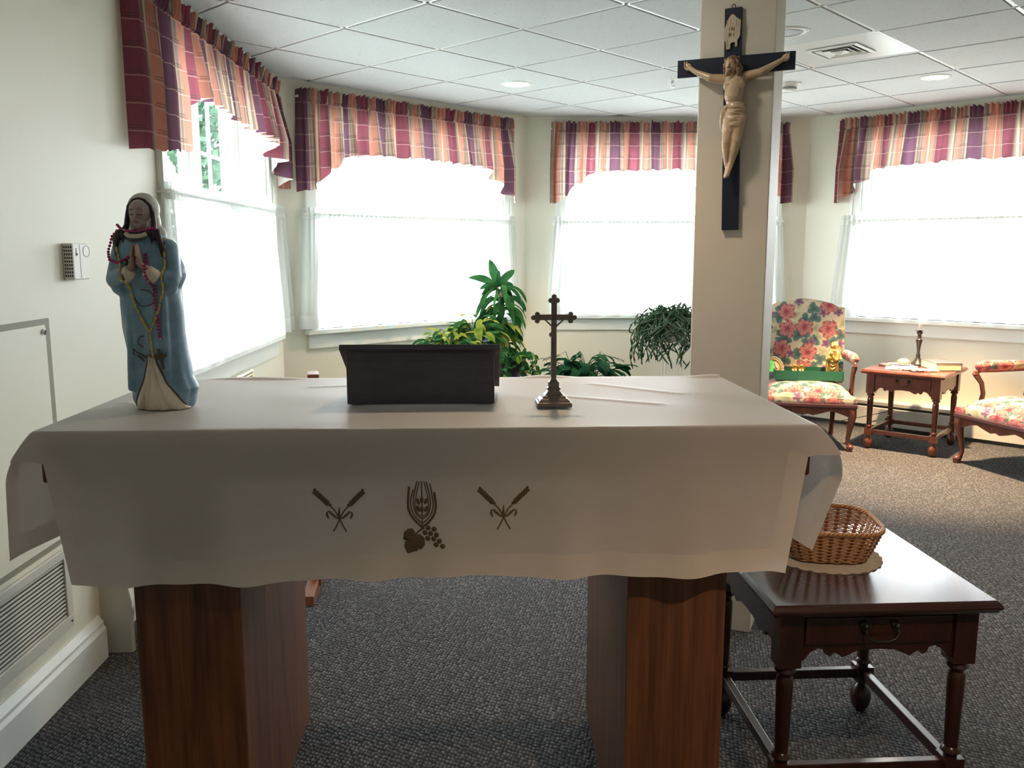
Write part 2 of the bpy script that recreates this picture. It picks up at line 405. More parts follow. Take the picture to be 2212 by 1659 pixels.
# ================================================================== room shell
def structure(o): o['kind'] = 'structure'; return o
mb = MB(); mb.box(-2.2, 5.4, -3.0, 8.2, -.12, 0); structure(mb.build('floor', M['carpet']))
TH = .24
def wall_mesh(name, wall, opening=None, m=None, ext=(0, 0)):
    fr = frame(wall); L = fr[3]; mb = MB()
    def blk(s0, s1, z0, z1):
        c = [wp(fr, s, d, z) for z in (z0, z1) for d in (0, -TH) for s in (s0, s1)]
        mb.add(c, [(0, 2, 3, 1), (4, 5, 7, 6), (0, 1, 5, 4), (2, 6, 7, 3), (0, 4, 6, 2), (1, 3, 7, 5)])
    a0, a1 = -ext[0], L + ext[1]
    if opening:
        a, b = opening
        blk(a0, a, 0, CEIL + .1); blk(b, a1, 0, CEIL + .1); blk(a, b, 0, WZ0); blk(a, b, WZ1, CEIL + .1)
    else: blk(a0, a1, 0, CEIL + .1)
    return structure(mb.build(name, m or M['wall']))
wall_mesh('wall_left', WALLS[1], WIN[1], ext=(0, .09))
wall_mesh('wall_bay_left', WALLS[2], WIN[2], ext=(0, .09))
wall_mesh('wall_back', WALLS[3], WIN[3], ext=(0, .10))
wall_mesh('wall_bay_right', WALLS[4], WIN[4], ext=(0, .2))
wall_mesh('wall_right', (PD, (4.75, -2.8)), ext=(0, .2))
wall_mesh('wall_front', ((4.9, -2.6), (-1.6, -2.6)))

# ceiling: 45-degree lay-in grid
CX, CY, TS = .600, 4.800, .6096
def room_in(x, y, mgn):
    if y < -2.6 - mgn or x > 4.75 + mgn or y > 7.07 + mgn or x < -1.36 - mgn: return False
    for k in (2, 4):
        p, e, n, L = frame(WALLS[k])
        if (Vector((x, y, 0)) - p).dot(n) < -mgn: return False
    return True
R45 = Matrix.Rotation(PI / 4, 4, 'Z')
def gpos(i, j): v = R45 @ Vector((i * TS, j * TS, 0)); return CX + v.x, CY + v.y
PANEL = None
mb = MB(); bars = MB(); pan = MB()
MT = Matrix.Translation((CX, CY, 0)) @ R45
vent_xy = Vector((1.889, 4.786, 0)); inv = MT.inverted()
vl = inv @ vent_xy; VI, VJ = math.floor(vl.x / TS), math.floor(vl.y / TS)
for i in range(-16, 17):
    for j in range(-16, 17):
        x, y = gpos(i + .5, j + .5)
        if not room_in(x, y, .30): continue
        e = .0135
        tgt = pan if (i, j) == (VI, VJ) else mb
        h = 0 if tgt is pan else -.006
        tgt.box(i * TS + e, (i + 1) * TS - e, j * TS + e, (j + 1) * TS - e, CEIL + h, CEIL + .008, MT)
        for (x0, x1, y0, y1) in ((i * TS - .0088, (i + 1) * TS + .0088, j * TS - .0088, j * TS + .0088), (i * TS - .0088, i * TS + .0088, j * TS - .0088, (j + 1) * TS + .0088)):
            bars.box(x0, x1, y0, y1, CEIL - .002, CEIL + .008, MT)
back = MB(); back.box(-2.0, 5.2, -2.9, 7.5, CEIL + .010, CEIL + .02)
ce = structure(back.build('ceiling', M['slot']))
mb.build('ceiling_tiles', M['tile'], ce)['kind'] = 'structure'; bars.build('ceiling_grid', M['tbar'], ce)['kind'] = 'structure'; pan.build('metal_panel', M['panel'], ce)['kind'] = 'structure'
# wall angle at the ceiling, baseboards, heaters
tn = 0
def strip(name, wall, s0, s1, prof, m, parent=None):      # prof: (d, z) polygon
    fr = frame(wall); r = [[wp(fr, s, d, z) for d, z in prof] for s in (s0, s1)]
    mb = MB(); mb.loft(r, True); return mb.build(name, m, parent)
for k in WALLS:
    tn += 1
    L = frame(WALLS[k])[3]
    structure(strip('trim_%d' % tn, WALLS[k], 0, L, [(0, CEIL - .008), (.022, CEIL - .008), (.022, CEIL - .004), (.003, CEIL - .004), (.003, CEIL + .004), (0, CEIL + .004)], M['white']))
bb = [(0, 0), (.030, 0), (.030, .105), (.022, .118), (.022, .128), (.006, .150), (0, .150)]
structure(strip('baseboard_left', WALLS[1], 0, s_of_y(2.81), bb, M['white']))
heat = [(0, .03), (.060, .03), (.062, .165), (.050, .172), (.040, .172), (.040, .188), (.062, .190), (.066, .215), (.05, .228), (0, .232)]
for nm, k, a, b in (('baseboard_bay_left', 2, .05, 2.1), ('baseboard_back', 3, .06, 2.24), ('baseboard_bay_right', 4, .06, 2.9)):
    o = structure(strip(nm, WALLS[k], a, b, heat, M['grille']))
    s = strip('heater_slot', WALLS[k], a + .01, b - .01, [(.02, .166), (.0435, .166), (.0435, .194), (.02, .194)], M['dark_slot'], o)
    s = strip('dark_kick', WALLS[k], a, b, [(0, .0), (.045, .0), (.045, .03), (0, .03)], M['dark_slot'], o)

# pillar, turned away from the altar axis
PO = Vector((.828, 2.985, 0)); PE = Vector((.909, -.4168, 0)).normalized(); PN = Vector((-.4168, -.909, 0)).normalized()
MP = Matrix(((PE.x, -PN.x, 0, PO.x), (PE.y, -PN.y, 0, PO.y), (0, 0, 1, 0), (0, 0, 0, 1)))  # local: x along the face, -y to the viewer
mb = MB(); mb.box(-.124, .124, 0, .25, 0, CEIL + .01, MP)
structure(mb.build('wall_pillar', M['pillar'], bevel=.004))

# ------------------------------------------------------------------ windows
def win_frame(k):
    fr = frame(WALLS[k]); a, b = WIN[k]
    def blk(mb, s0, s1, d0, d1, z0, z1):
        c = [wp(fr, s, d, z) for z in (z0, z1) for d in (d0, d1) for s in (s0, s1)]
        mb.add(c, [(0, 2, 3, 1), (4, 5, 7, 6), (0, 1, 5, 4), (2, 6, 7, 3), (0, 4, 6, 2), (1, 3, 7, 5)])
    root = MB()   # casing on the room side + reveal lining
    blk(root, a - .075, a, .001, .020, WZ0 - .02, WZ1 + .08); blk(root, b, b + .075, .001, .020, WZ0 - .02, WZ1 + .08); blk(root, a, b, .001, .020, WZ1, WZ1 + .08)
    blk(root, a - .075, a - .055, .020, .028, WZ0 - .02, WZ1 + .08); blk(root, b + .055, b + .075, .020, .028, WZ0 - .02, WZ1 + .08)
    blk(root, a, a + .012, -.19, .001, WZ0, WZ1); blk(root, b - .012, b, -.19, .001, WZ0, WZ1); blk(root, a + .012, b - .012, -.19, .001, WZ1 - .012, WZ1)
    o = structure(root.build('window_%d' % k, M['white']))
    sl = MB(); blk(sl, a - .11, b + .11, -.19, .055, WZ0 - .030, WZ0); sl.build('window_sill', M['white'], o, bevel=.004)
    ap = MB(); blk(ap, a - .08, b + .08, .001, .018, WZ0 - .125, WZ0 - .030); ap.build('window_apron', M['white'], o)
    mid = (a + b) / 2; fm = MB(); mw = .06 if k == 1 else .022
    blk(fm, mid - mw, mid + mw, -.20, -.13 - (.02 if k > 1 else 0), WZ0, WZ1)
    fm.build('mullion', M['white'], o)
    for (x0, x1) in ((a + .012, mid - mw), (mid + mw, b - .012)):
        f = MB(); t = .045 if k == 1 else .028
        blk(f, x0, x0 + t, -.19, -.15, WZ0, WZ1 - .012); blk(f, x1 - t, x1, -.19, -.15, WZ0, WZ1 - .012)
        blk(f, x0 + t, x1 - t, -.19, -.15, WZ0, WZ0 + .06); blk(f, x0 + t, x1 - t, -.19, -.15, WZ1 - .012 - t, WZ1 - .012)
        sash = f.build('sash', M['white'], o)
        g = MB()
        n = 3 if k == 1 else 1
        xs = [x0 + t + (x1 - x0 - 2 * t) * i / n for i in range(1, n)]
        for x in xs: blk(g, x - .008, x + .008, -.178, -.162, WZ0 + .06, WZ1 - .012 - t)
        for q in (range(1, 4) if k == 1 else ()):
            z = WZ0 + .06 + (WZ1 - .012 - t - WZ0 - .06) * q / 4; blk(g, x0 + t, x1 - t, -.177, -.163, z - .008, z + .008)
        if g.v: g.build('muntin_grid', M['white'], sash)
        p = MB(); blk(p, x0 + t - .004, x1 - t + .004, -.172, -.169, WZ0 + .056, WZ1 - .012 - t + .004); p.build('pane', M['glass'], sash)
for k in WIN: win_frame(k)

# ------------------------------------------------------------------ valances and sheers
def valance(k, s0, s1, label, seed, wide_left=False):
    rnd = random.Random(seed); fr = frame(WALLS[k]); L = s1 - s0; n = int(L / .005); ph = [rnd.uniform(0, 6.28) for _ in range(8)]
    keyR = [(0, 1.752), (.085, 1.765), (.105, 1.80), (.16, 1.83), (.20, 1.895), (.27, 1.915), (.31, 1.985), (.42, 2.0), (L / 2, 2.02)]
    keyL = [(0, 1.742), (.42, 1.785), (.475, 1.80), (.485, 1.87), (.495, 1.98), (.62, 2.03), (L / 2, 2.03)] if wide_left else keyR
    def bot(s):
        key, q = (keyL, s) if s < L / 2 else (keyR, L - s)
        for (a, za), (b, zb) in zip(key, key[1:]):
            if q <= b: return za + (zb - za) * (q - a) / max(b - a, 1e-6) + .005 * math.sin(s * 70 + ph[5])
        return key[-1][1]
    zt, zr = 2.388, 2.318
    rows = [zt, zt - .012, zt - .026, zt - .040, zt - .054, zr + .006, zr - .006, zr - .018, zr - .035]; nb = 20; NH = 6
    def gat(sd):       # how strongly the cloth is gathered here (the wide tail hangs nearly flat)
        g = .55 + .45 * math.sin(sd * 4.1 + ph[6])
        if wide_left: g *= max(.18, min(1, (sd - .35) / .25))
        return .55 + .45 * g if not wide_left else max(.2, g + .3 * (sd > .6))
    def foldf(sd):
        a = sd * 2 * PI * 9.0 + 1.7 * math.sin(sd * 6.3 + ph[0]) + ph[1]
        return math.sin(a + .45 * math.sin(a)) + .35 * math.sin(sd * 2 * PI * 17 + ph[2] + 1.5 * math.sin(sd * 9 + ph[3]))
    # cloth length consumed by the folds drives the weave pattern
    cum = [0]
    for i in range(n):
        a, b = L * i / n, L * (i + 1) / n; cum.append(cum[-1] + math.hypot(b - a, .042 * gat(a) * (foldf(b) - foldf(a))))
    def P(i, j):
        u = i / n; sd = L * u; s = s0 + sd; b = bot(sd)
        if j < len(rows): z = rows[j]
        else: z = rows[-1] + (b - rows[-1]) * (j - len(rows) + 1) / nb
        f = foldf(sd); tight = math.sin(sd * 2 * PI * 31 + 2.2 * math.sin(sd * 21 + ph[4])) ; t2 = math.sin(sd * 2 * PI * 55 + ph[7])
        if z > zr + .004:
            q = (z - zr) / .07; d = .060 + .010 * tight * (.5 + q) + .012 * q * f + .004 * t2 * q; z += .0055 * tight * q + .004 * f * q; s += .004 * t2 * q
        elif abs(z - zr) <= .007: d = .048 + .004 * tight
        else:
            q = min(1, (zr - z) / .30); g = gat(sd)
            d = .064 + .042 * g * (.25 + .75 * q) * f + .007 * tight * (1 - q) ** 2 + .022 * q
            s += .010 * g * q * math.cos(sd * 2 * PI * 9 + ph[1]) + (u - .5) * .03 * q
        e = min(sd, L - sd)
        if e < .012: d *= .25 + .75 * e / .012
        return wp(fr, s, max(d, .012), z)
    nv = len(rows) + nb - 1
    def uvf(i, j):
        p = P(i, j); return (cum[i] + seed * .137, 2.4 - p.z)
    mb = MB(); mb.grid(P, n, nv, uvf, mi=lambda i, j: 1 if j < NH else 0)
    o = mb.build('valance', [M['plaid'], M['plaid_head']], None, smooth=True)
    tag(o, label, 'valance', 'plaid valances over the bay windows')
    r = MB(); r.tube([wp(fr, s0 + .002, .034, 2.338), wp(fr, s1 - .002, .034, 2.338)], .009, 8)
    for s in (s0 + .004, s1 - .004): r.tube([wp(fr, s, .034, 2.338), wp(fr, s, .0, 2.338)], .007, 8)
    r.build('curtain_rod', M['white'], o)
    return o
valance(1, s_of_y(3.30), s_of_y(5.47), 'plaid valance over the far left window beside the statue, with a long flat left tail', 3, True)
valance(2, .145, 2.055, 'plaid valance on the window between the statue and the potted plants', 5)
valance(3, .205, 2.115, 'plaid valance on the middle window, partly behind the pillar', 8)
valance(4, .25, 2.16, 'plaid valance glowing orange over the window behind the two floral chairs', 12)

def sheer(k, s0, s1, label, seed):
    rnd = random.Random(seed); fr = frame(WALLS[k]); L = s1 - s0; n = int(L / .008); ph = [rnd.uniform(0, 6.28) for _ in range(5)]
    zt, zr, zb = 1.655, 1.612, .875
    rows = [zt, zt - .012, zt - .026, zr + .012, zr - .012, zr - .03]; nb = 16
    def P(i, j):
        u = i / n; sd = L * u; s = s0 + sd
        z = rows[j] if j < len(rows) else rows[-1] + (zb - rows[-1]) * (j - len(rows) + 1) / nb
        fold = math.sin(sd * 2 * PI * 6.3 + 1.6 * math.sin(sd * 5 + ph[0]) + ph[1]) + .4 * math.sin(sd * 2 * PI * 13 + ph[2])
        tight = math.sin(sd * 2 * PI * 30 + 2 * math.sin(sd * 17 + ph[3]))
        q = max(0, min(1, (zr - z) / .7))
        if z > zr: d = .045 + .005 * tight; z += .003 * tight
        else: d = .045 + .006 * tight * (1 - q) + .022 * q ** .6 * fold + .020 * q; s += (u - .5) * .10 * q
        e = min(sd, L - sd)
        if e < .01: d *= .4
        return wp(fr, s, d, z)
    nv = len(rows) + nb - 1
    mb = MB(); mb.grid(P, n, nv, None, mi=lambda i, j: 1 if j >= nv - 2 else 2 if j in (3, 4) else 0)
    o = mb.build('sheer_curtain', [M['sheer'], M['sheer_hem'], M['sheer_head']], None, smooth=True)
    tag(o, label, 'curtain', 'white sheer cafe curtains')
    r = MB(); r.tube([wp(fr, s0 + .002, .040, zr), wp(fr, s1 - .002, .040, zr)], .0055, 8)
    for s in (s0 + .004, s1 - .004): r.tube([wp(fr, s, .040, zr), wp(fr, s, 0, zr)], .005, 8)
    r.build('curtain_rod', M['white'], o)
sheer(1, s_of_y(3.57), s_of_y(5.56), 'white sheer half curtain on the far left window, behind the statue', 1)
sheer(2, .16, 2.07, 'white sheer half curtain on the window left of the tall potted plant', 2)
sheer(3, .22, 2.10, 'white sheer half curtain on the middle window behind the pillar', 3)
sheer(4, .30, 2.20, 'white sheer half curtain on the window behind the candlestick', 4)

# ------------------------------------------------------------------ ceiling fittings
def downlight(x, y, on, label, r=.088, cone=104):
    t = thing('recessed_light', label, 'ceiling light', (x, y, CEIL))
    a = MB(); a.lathe([(r * .82, -.001), (r * .86, -.009), (r, -.010), (r + .012, -.008), (r + .013, -.006)], seg=36)
    b = MB(); rings = [[(q * math.cos(2 * PI * k / 36), q * math.sin(2 * PI * k / 36), z) for k in range(36)] for q, z in ((r * .86, -.007), (r * .86, -.0115), (r, -.012), (r + .012, -.0095), (r + .014, -.006))]
    b.loft(rings, False); b.build('trim_ring', M['white'], t, smooth=True)
    l = MB(); l.lathe([(r * .85, -.008), (r * .6, -.0105), (.001, -.0115)], seg=36); l.build('lens', M['lamp_on'] if on else M['lamp_off'], t, smooth=True)
    if on:
        ld = bpy.data.lights.new('bulb', 'SPOT'); ld.energy = DL_W * on; ld.color = (1, .66, .36); ld.shadow_soft_size = .05; ld.spot_size = math.radians(cone); ld.spot_blend = .6
        lo = bpy.data.objects.new('bulb', ld); COL.objects.link(lo); lo.parent = t; lo.location = (0, 0, -.02)
    return t
downlight(.177, 5.728, 2.6, 'lit recessed ceiling light above the potted plants')
downlight(2.74, 5.44, 23.0, 'lit recessed ceiling light above the two floral chairs', .08, 66)
downlight(1.455, 4.38, 0, 'unlit grey recessed ceiling light just right of the pillar', .095)
downlight(.17, 2.62, .6, 'recessed ceiling light directly above the altar')
# the rest of the room behind the camera has the same fittings
downlight(.9, .35, 2.6, 'recessed ceiling light in front of the altar, nearer the viewer')
downlight(2.55, 3.45, 2.2, 'recessed ceiling light over the open floor on the right', .088, 80)
t = thing('ceiling_vent', 'square louvred air diffuser in a plain ceiling panel right of the pillar', 'vent', (1.889, 4.786, CEIL), PI / 4 + PI / 4 - PI / 4)
def sqring(mb, r0, z0, r1, z1, th=.003):
    c = lambda r, z: [(sx * r, sy * r, z) for sx, sy in ((-1, -1), (1, -1), (1, 1), (-1, 1))]
    mb.loft([c(r0, z0), c(r1, z1), c(r1, z1 + th), c(r0, z0 + th), c(r0, z0)], False)
mb = MB(); sqring(mb, .135, -.006, .118, -.010); mb.build('outer_frame', M['white'], t)
mb = MB(); sqring(mb, .104, -.011, .082, -.004); sqring(mb, .068, -.012, .048, -.005); mb.build('louvre_ring', M['grille'], t)
mb = MB(); c4 = [(-.038, -.038, -.010), (.038, -.038, -.010), (.038, .038, -.010), (-.038, .038, -.010)]
mb.add(c4 + [(0, 0, -.024)], [(0, 1, 2, 3), (0, 4, 1), (1, 4, 2), (2, 4, 3), (3, 4, 0)]); mb.build('centre_pyramid', M['white'], t)
mb = MB(); mb.box(-.125, .125, -.125, .125, -.002, -.001); mb.build('dark_backing', M['dark_slot'], t)
t = thing('smoke_detector', 'round white smoke detector on the ceiling right of the pillar', 'smoke detector', (1.92, 5.68, CEIL))
mb = MB(); mb.lathe([(.072, 0), (.072, -.012), (.062, -.022), (.048, -.026)], seg=28); mb.build('base', M['white'], t, smooth=True, auto=30)
mb = MB(); mb.lathe([(.044, -.026), (.046, -.040), (.040, -.050), (.02, -.053)], seg=28); mb.build('sensor_head', M['white'], t, smooth=True, auto=30)
mb = MB(); mb.lathe([(.0465, -.030), (.0475, -.032), (.0465, -.034)], seg=28); mb.lathe([(.0465, -.037), (.0475, -.039), (.0465, -.041)], seg=28); mb.build('vent_slots', M['dark_slot'], t)
t = thing('fire_sprinkler', 'small chrome fire sprinkler hanging from the ceiling left of the crucifix', 'sprinkler', (1.148, 5.569, CEIL))
mb = MB(); mb.lathe([(.032, 0), (.030, -.006), (.012, -.009)], seg=20); mb.build('escutcheon', M['white'], t, smooth=True)
mb = MB(); mb.lathe([(.009, -.006), (.009, -.028), (.005, -.03)], seg=10)
for s in (-1, 1): mb.tube([(s * .006, 0, -.026), (s * .013, 0, -.036), (s * .004, 0, -.052)], .0025, 6)
mb.lathe([(.002, -.050), (.014, -.052), (.014, -.054), (.002, -.055)], seg=12); mb.build('sprinkler_head', M['chrome'], t)

# ------------------------------------------------------------------ left wall fittings
fr1 = frame(WALLS[1])
def lw(y0, y1, d0, d1, z0, z1, mb):
    s0, s1 = s_of_y(y0), s_of_y(y1)
    c = [wp(fr1, s, d, z) for z in (z0, z1) for d in (d0, d1) for s in (s0, s1)]
    mb.add(c, [(0, 2, 3, 1), (4, 5, 7, 6), (0, 1, 5, 4), (2, 6, 7, 3), (0, 4, 6, 2), (1, 3, 7, 5)])
p = MB(); lw(1.55, 2.615, .001, .007, .49, 1.155, p); ap = p.build('access_panel', M['wall'], None, bevel=.002)
tag(ap, 'cream metal access panel set flush in the left wall with a small round lock', 'access panel')
g = MB(); lw(1.53, 2.645, .001, .004, .472, 1.173, g); g.build('dark_joint', mat('panel joint', (.28, .27, .21), .7), ap)
fp = wp(fr1, s_of_y(2.60), 0, 1.135)
l = MB(); Mr = Matrix.Translation(fp) @ Matrix.Rotation(PI / 2, 4, 'Y')
l.lathe([(.0095, .006), (.0095, .012), (.006, .014), (.006, .011), (.001, .011)], seg=18, M=Mr); l.build('lock', M['chrome'], ap, smooth=True, auto=30)
t = MB(); lw(1.35, 2.64, 0, .012, .195, .235, t); lw(1.35, 2.64, 0, .012, .425, .455, t); lw(2.603, 2.64, 0, .012, .235, .425, t); lw(1.35, 1.40, 0, .012, .235, .425, t)
vt = t.build('wall_vent', M['grille'], None, bevel=.003)
tag(vt, 'off-white louvred return air grille low on the left wall above the baseboard', 'wall vent')
t = MB(); lw(1.40, 2.603, 0, .002, .235, .425, t); t.build('dark_backing', M['dark_slot'], vt)
for i in range(15):
    z = .2385 + i * .0127; t = MB(); s0, s1 = s_of_y(1.40), s_of_y(2.603)
    r = [[wp(fr1, s, d, zz) for d, zz in ((.0022, z + .0015), (.0075, z), (.0085, z + .0015), (.0032, z + .0045))] for s in (s0, s1)]
    t.loft(r, True); t.build('louvre', M['grille'], vt)
for y, z in ((2.622, .44), (2.622, .215), (1.9, .44)):
    t = MB(); t.lathe([(.004, .0118), (.004, .0135), (.001, .014)], seg=8, M=Matrix.Translation(wp(fr1, s_of_y(y), 0, z)) @ Matrix.Rotation(PI / 2, 4, 'Y'))
    t.build('screw', M['dark_slot'], vt)
# intercom box
yb0, yb1, zb0, zb1 = 2.765, 2.870, 1.283, 1.398
bx = MB(); lw(yb0, yb1, 0, .034, zb0, zb1, bx); bo = bx.build('wall_speaker', M['plastic'], None, bevel=.004)
tag(bo, 'small beige louvred chime box mounted on the left wall left of the statue', 'wall box')
sd = MB()
for i in range(4):
    for q in range(9): 
        s = s_of_y(yb0); z0 = zb0 + .010 + q * .0112
        c = [wp(fr1, s + o_, .006 + i * .0068 + dd, zz) for zz in (z0, z0 + .0065) for dd in (0, .0042) for o_ in (-.0006, .001)]
        sd.add(c, [(0, 1, 3, 2), (4, 6, 7, 5), (0, 4, 5, 1), (2, 3, 7, 6), (0, 2, 6, 4), (1, 5, 7, 3)])
sd.build('side_slots', M['dark_slot'], bo)
fc = MB(); lw(yb0 + .045, yb0 + .0465, .0335, .0345, zb0 + .004, zb1 - .004, fc); lw(yb0 + .020, yb0 + .024, .0335, .0345, zb0 + .075, zb0 + .10, fc); lw(yb0 + .018, yb0 + .028, .0335, .036, zb0 + .078, zb0 + .084, fc)
cc = wp(fr1, s_of_y(yb0 + .09), .034, zb0 + .09); fc.tube([cc + Vector((.0004, .022 * math.cos(a * PI / 12), .018 * math.sin(a * PI / 12))) for a in range(25)], .0007, 5)
fc.build('front_marks', M['dark_slot'], bo)
# white end panel with a curved edge beyond the baseboard
ol = [(-1.345, 0), (-1.235, 0), (-1.235, .12), (-1.229, .16), (-1.229, .19), (-1.238, .235), (-1.262, .275), (-1.262, .40), (-1.345, .40)]
mb = MB(); mb.prism(ol, 2.835, 2.86); mb.box(-1.345, -1.262, 2.86, 3.5, .30, .40)
o = mb.build('wall_bracket_panel', M['grille'], None, bevel=.003); tag(o, 'off-white curved end panel on the floor just past the left baseboard', 'panel')
t = thing('kneeler', 'dark low kneeler on the floor behind the left altar leg', 'kneeler', (-1.02, 3.05, 0))
mb = MB(); mb.box(-.20, .12, -.15, .15, 0, .10); mb.build('base', M['mahog'], t, bevel=.006)
mb = MB(); mb.box(-.19, .11, -.14, .14, .10, .20); mb.build('pad', mat('black vinyl', (.012, .013, .018), .4), t, bevel=.03, seg=4)

# ================================================================== altar, cloth and what stands on it
T = 1.018
AO = Vector((-.122, 2.065, 0)); AR = math.radians(.8); AW, AD = .783, .350
MA = Matrix.Translation(AO) @ Matrix.Rotation(AR, 4, 'Z')
def ap_(x, y, z): return MA @ Vector((x, y, z))
t = thing('altar_table', 'long altar table on two square reddish wood pedestals', 'altar', AO, AR)
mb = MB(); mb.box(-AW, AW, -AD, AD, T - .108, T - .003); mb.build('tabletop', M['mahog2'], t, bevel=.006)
for x0, x1 in ((-.633, -.412), (.413, .628)):
    mb = MB(); mb.box(x0, x1, -.312, .355 - .012, 0, T - .106); mb.build('pedestal', M['altar'], t, bevel=.003)
    mb = MB(); c = (x0 + x1) / 2
# the cloth
DR = .318; DS = .275
def ease(q): q = max(0, min(1, q)); return math.sin(q * PI / 2)
def cloth(u, v):
    """u, v: distance along the cloth from its centre (altar coordinates)."""
    du, dv = abs(u) - AW, abs(v) - AD; su, sv = (1 if u > 0 else -1), (1 if v > 0 else -1)
    x, y, z = max(-AW, min(AW, u)), max(-AD, min(AD, v)), T
    if du > 0 and dv > 0 and math.hypot(du, dv) > .066:      # round off the cut corner
        k_ = .066 / math.hypot(du, dv); du *= k_; dv *= k_
    w_ = 0
    if du <= 0 and dv <= 0:
        z += .0010 * math.sin(u * 9 + 2 * math.sin(v * 7)) * math.sin(v * 11 + u * 3) + .0008
        # laid creases
        for (ax, ay, bx, by, h) in ((-.70, -.045, -.60, -.02, .003), (.30, .02, .52, -.10, .003), (-.35, .20, .0, .26, .0022), (.40, .22, .60, .05, .0025), (-.74, -.03, -.66, -.10, .0025)):
            px, py, qx, qy = u - ax, v - ay, bx - ax, by - ay; tt = max(0, min(1, (px * qx + py * qy) / (qx * qx + qy * qy)))
            dd = math.hypot(px - tt * qx, py - tt * qy); z += h * math.exp(-(dd / .009) ** 2)
        if v > AD - .02: z += max(0, math.sin(u * 21 + 2.0 * math.sin(u * 6))) * .006 * (v - AD + .02) / .02
        return x, y, z
    rc = .006
    hyp = math.hypot(max(du, 0), max(dv, 0))
    if dv > 0:
        if du <= 0 or dv >= du:
            fr_ = dv
        else: fr_ = dv
    if dv > 0:
        f = .55 + .45 * math.sin(u * 13 + 1.0)
        amp = .002 + .011 * (dv / DR) ** 1.2
        fl = rc * ease(dv / .01) + .004 + (.006 * dv / DR) + amp * (math.sin(u * 26 + 1.2 * math.sin(u * 5.1)) * .6 + .4 * math.sin(u * 47 + 1)) * (1 if sv < 0 else 1.2)
        y += sv * fl
    if du > 0:
        flm = .062 if su < 0 else .060
        fl = rc * ease(du / .01) + flm * ease(du / (.12 if su < 0 else .10))
        back_ = (v + AD) / (2 * AD)
        fl *= (1 - .55 * max(0, min(1, back_)))
        if su > 0: fl -= .075 * max(0, (du - .12) / .2) * (1 - .6 * max(0, min(1, back_)))
        amp = .012 * (du / DR)
        fl += amp * math.sin(v * 17 + .8 + (1.5 if su > 0 else 0))
        x += su * fl
    z = T + .001 - max(0, hyp - .004)
    if dv > 0 and du <= 0:
        z += (.0045 * math.sin(u * 6.5 + 1.9) + .0022 * math.sin(u * 21)) * (dv / DR) + (.004 if u < 0 else 0) * -dv / DR
        # toward the ends of the front panel the cloth pulls in
        e = AW - abs(u)
        x += -(1 if u > 0 else -1) * .050 * (dv / DR) * math.exp(-e / .12)
    return x, y, z
us = []
st = .011
def axis(A, D):
    n = round(2 * A / st); core = [-A + 2 * A * i / n for i in range(n + 1)]
    out = [A + d for d in (.0025, .005, .0075, .01, .0125, .015, .02, .025, .03, .035, .04, .045, .05, .055, .06, .065, .07)] + [A + .08 + (D - .08) * i / 19 for i in range(20)]
    return [-x for x in reversed(out)] + core + out
U, V = axis(AW, DS), axis(AD, DR)
mb = MB()
def keep(i, j):
    u, v = (U[i] + U[i + 1]) / 2, (V[j] + V[j + 1]) / 2; du, dv = abs(u) - AW, abs(v) - AD
    return not (du > 0 and dv > 0 and math.hypot(du, dv) > .068)
def mi(i, j):
    u, v = (U[i] + U[i + 1]) / 2, (V[j] + V[j + 1]) / 2; du, dv = abs(u) - AW, abs(v) - AD
    if dv > DR - .046 or du > DS - .046: return 1
    if dv > .06 and du < 0 and du > -.045: return 1
    if du > .06 and dv < 0 and dv > -.045: return 1
    return 0
mb.grid(lambda i, j: ap_(*cloth(U[i], V[j])), len(U) - 1, len(V) - 1, None, keep, mi)
o = mb.build('altar_cloth', [M['linen'], M['linen_hem']], None, smooth=True)
tag(o, 'cream linen altar cloth with bronze wheat and grape embroidery draped over the altar', 'altar cloth')
bm = bmesh.new(); bm.from_mesh(o.data); bmesh.ops.delete(bm, geom=[v for v in bm.verts if not v.link_faces], context='VERTS'); bm.to_mesh(o.data); bm.free()
CLOTH = o
# embroidery: drawn in front-panel coordinates (x, z) and lifted off the cloth surface
cl_bvh = BVHTree.FromPolygons([v.co.copy() for v in o.data.vertices], [tuple(p.vertices) for p in o.data.polygons])
def on_front(x, z, lift=.0022):
    h = cl_bvh.ray_cast(Vector((x, 1.2, z)), Vector((0, 1, 0)))
    y = h[0].y if h[0] else 1.70
    return Vector((x, y - lift, z))
def epx(px, py): return (px - 1059) * .000954, .917 - (py - 1033) * .00098
def stitch(mb, pts, wd, lift=.0022):
    """raised satin-stitch band through points with a width at each point"""
    n = len(pts); L, R, Cc = [], [], []
    for i, (x, z) in enumerate(pts):
        a, b = pts[max(i - 1, 0)], pts[min(i + 1, n - 1)]; dx, dz = b[0] - a[0], b[1] - a[1]; q = math.hypot(dx, dz) or 1; nx, nz = -dz / q, dx / q
        w_ = (wd[i] if isinstance(wd, (list, tuple)) else wd) / 2
        L.append(on_front(x + nx * w_, z + nz * w_, .0008)); R.append(on_front(x - nx * w_, z - nz * w_, .0008)); Cc.append(on_front(x, z, lift))
    rings = [[l, c, r] for l, c, r in zip(L, Cc, R)]
    mb.loft(rings, False, closed=False)
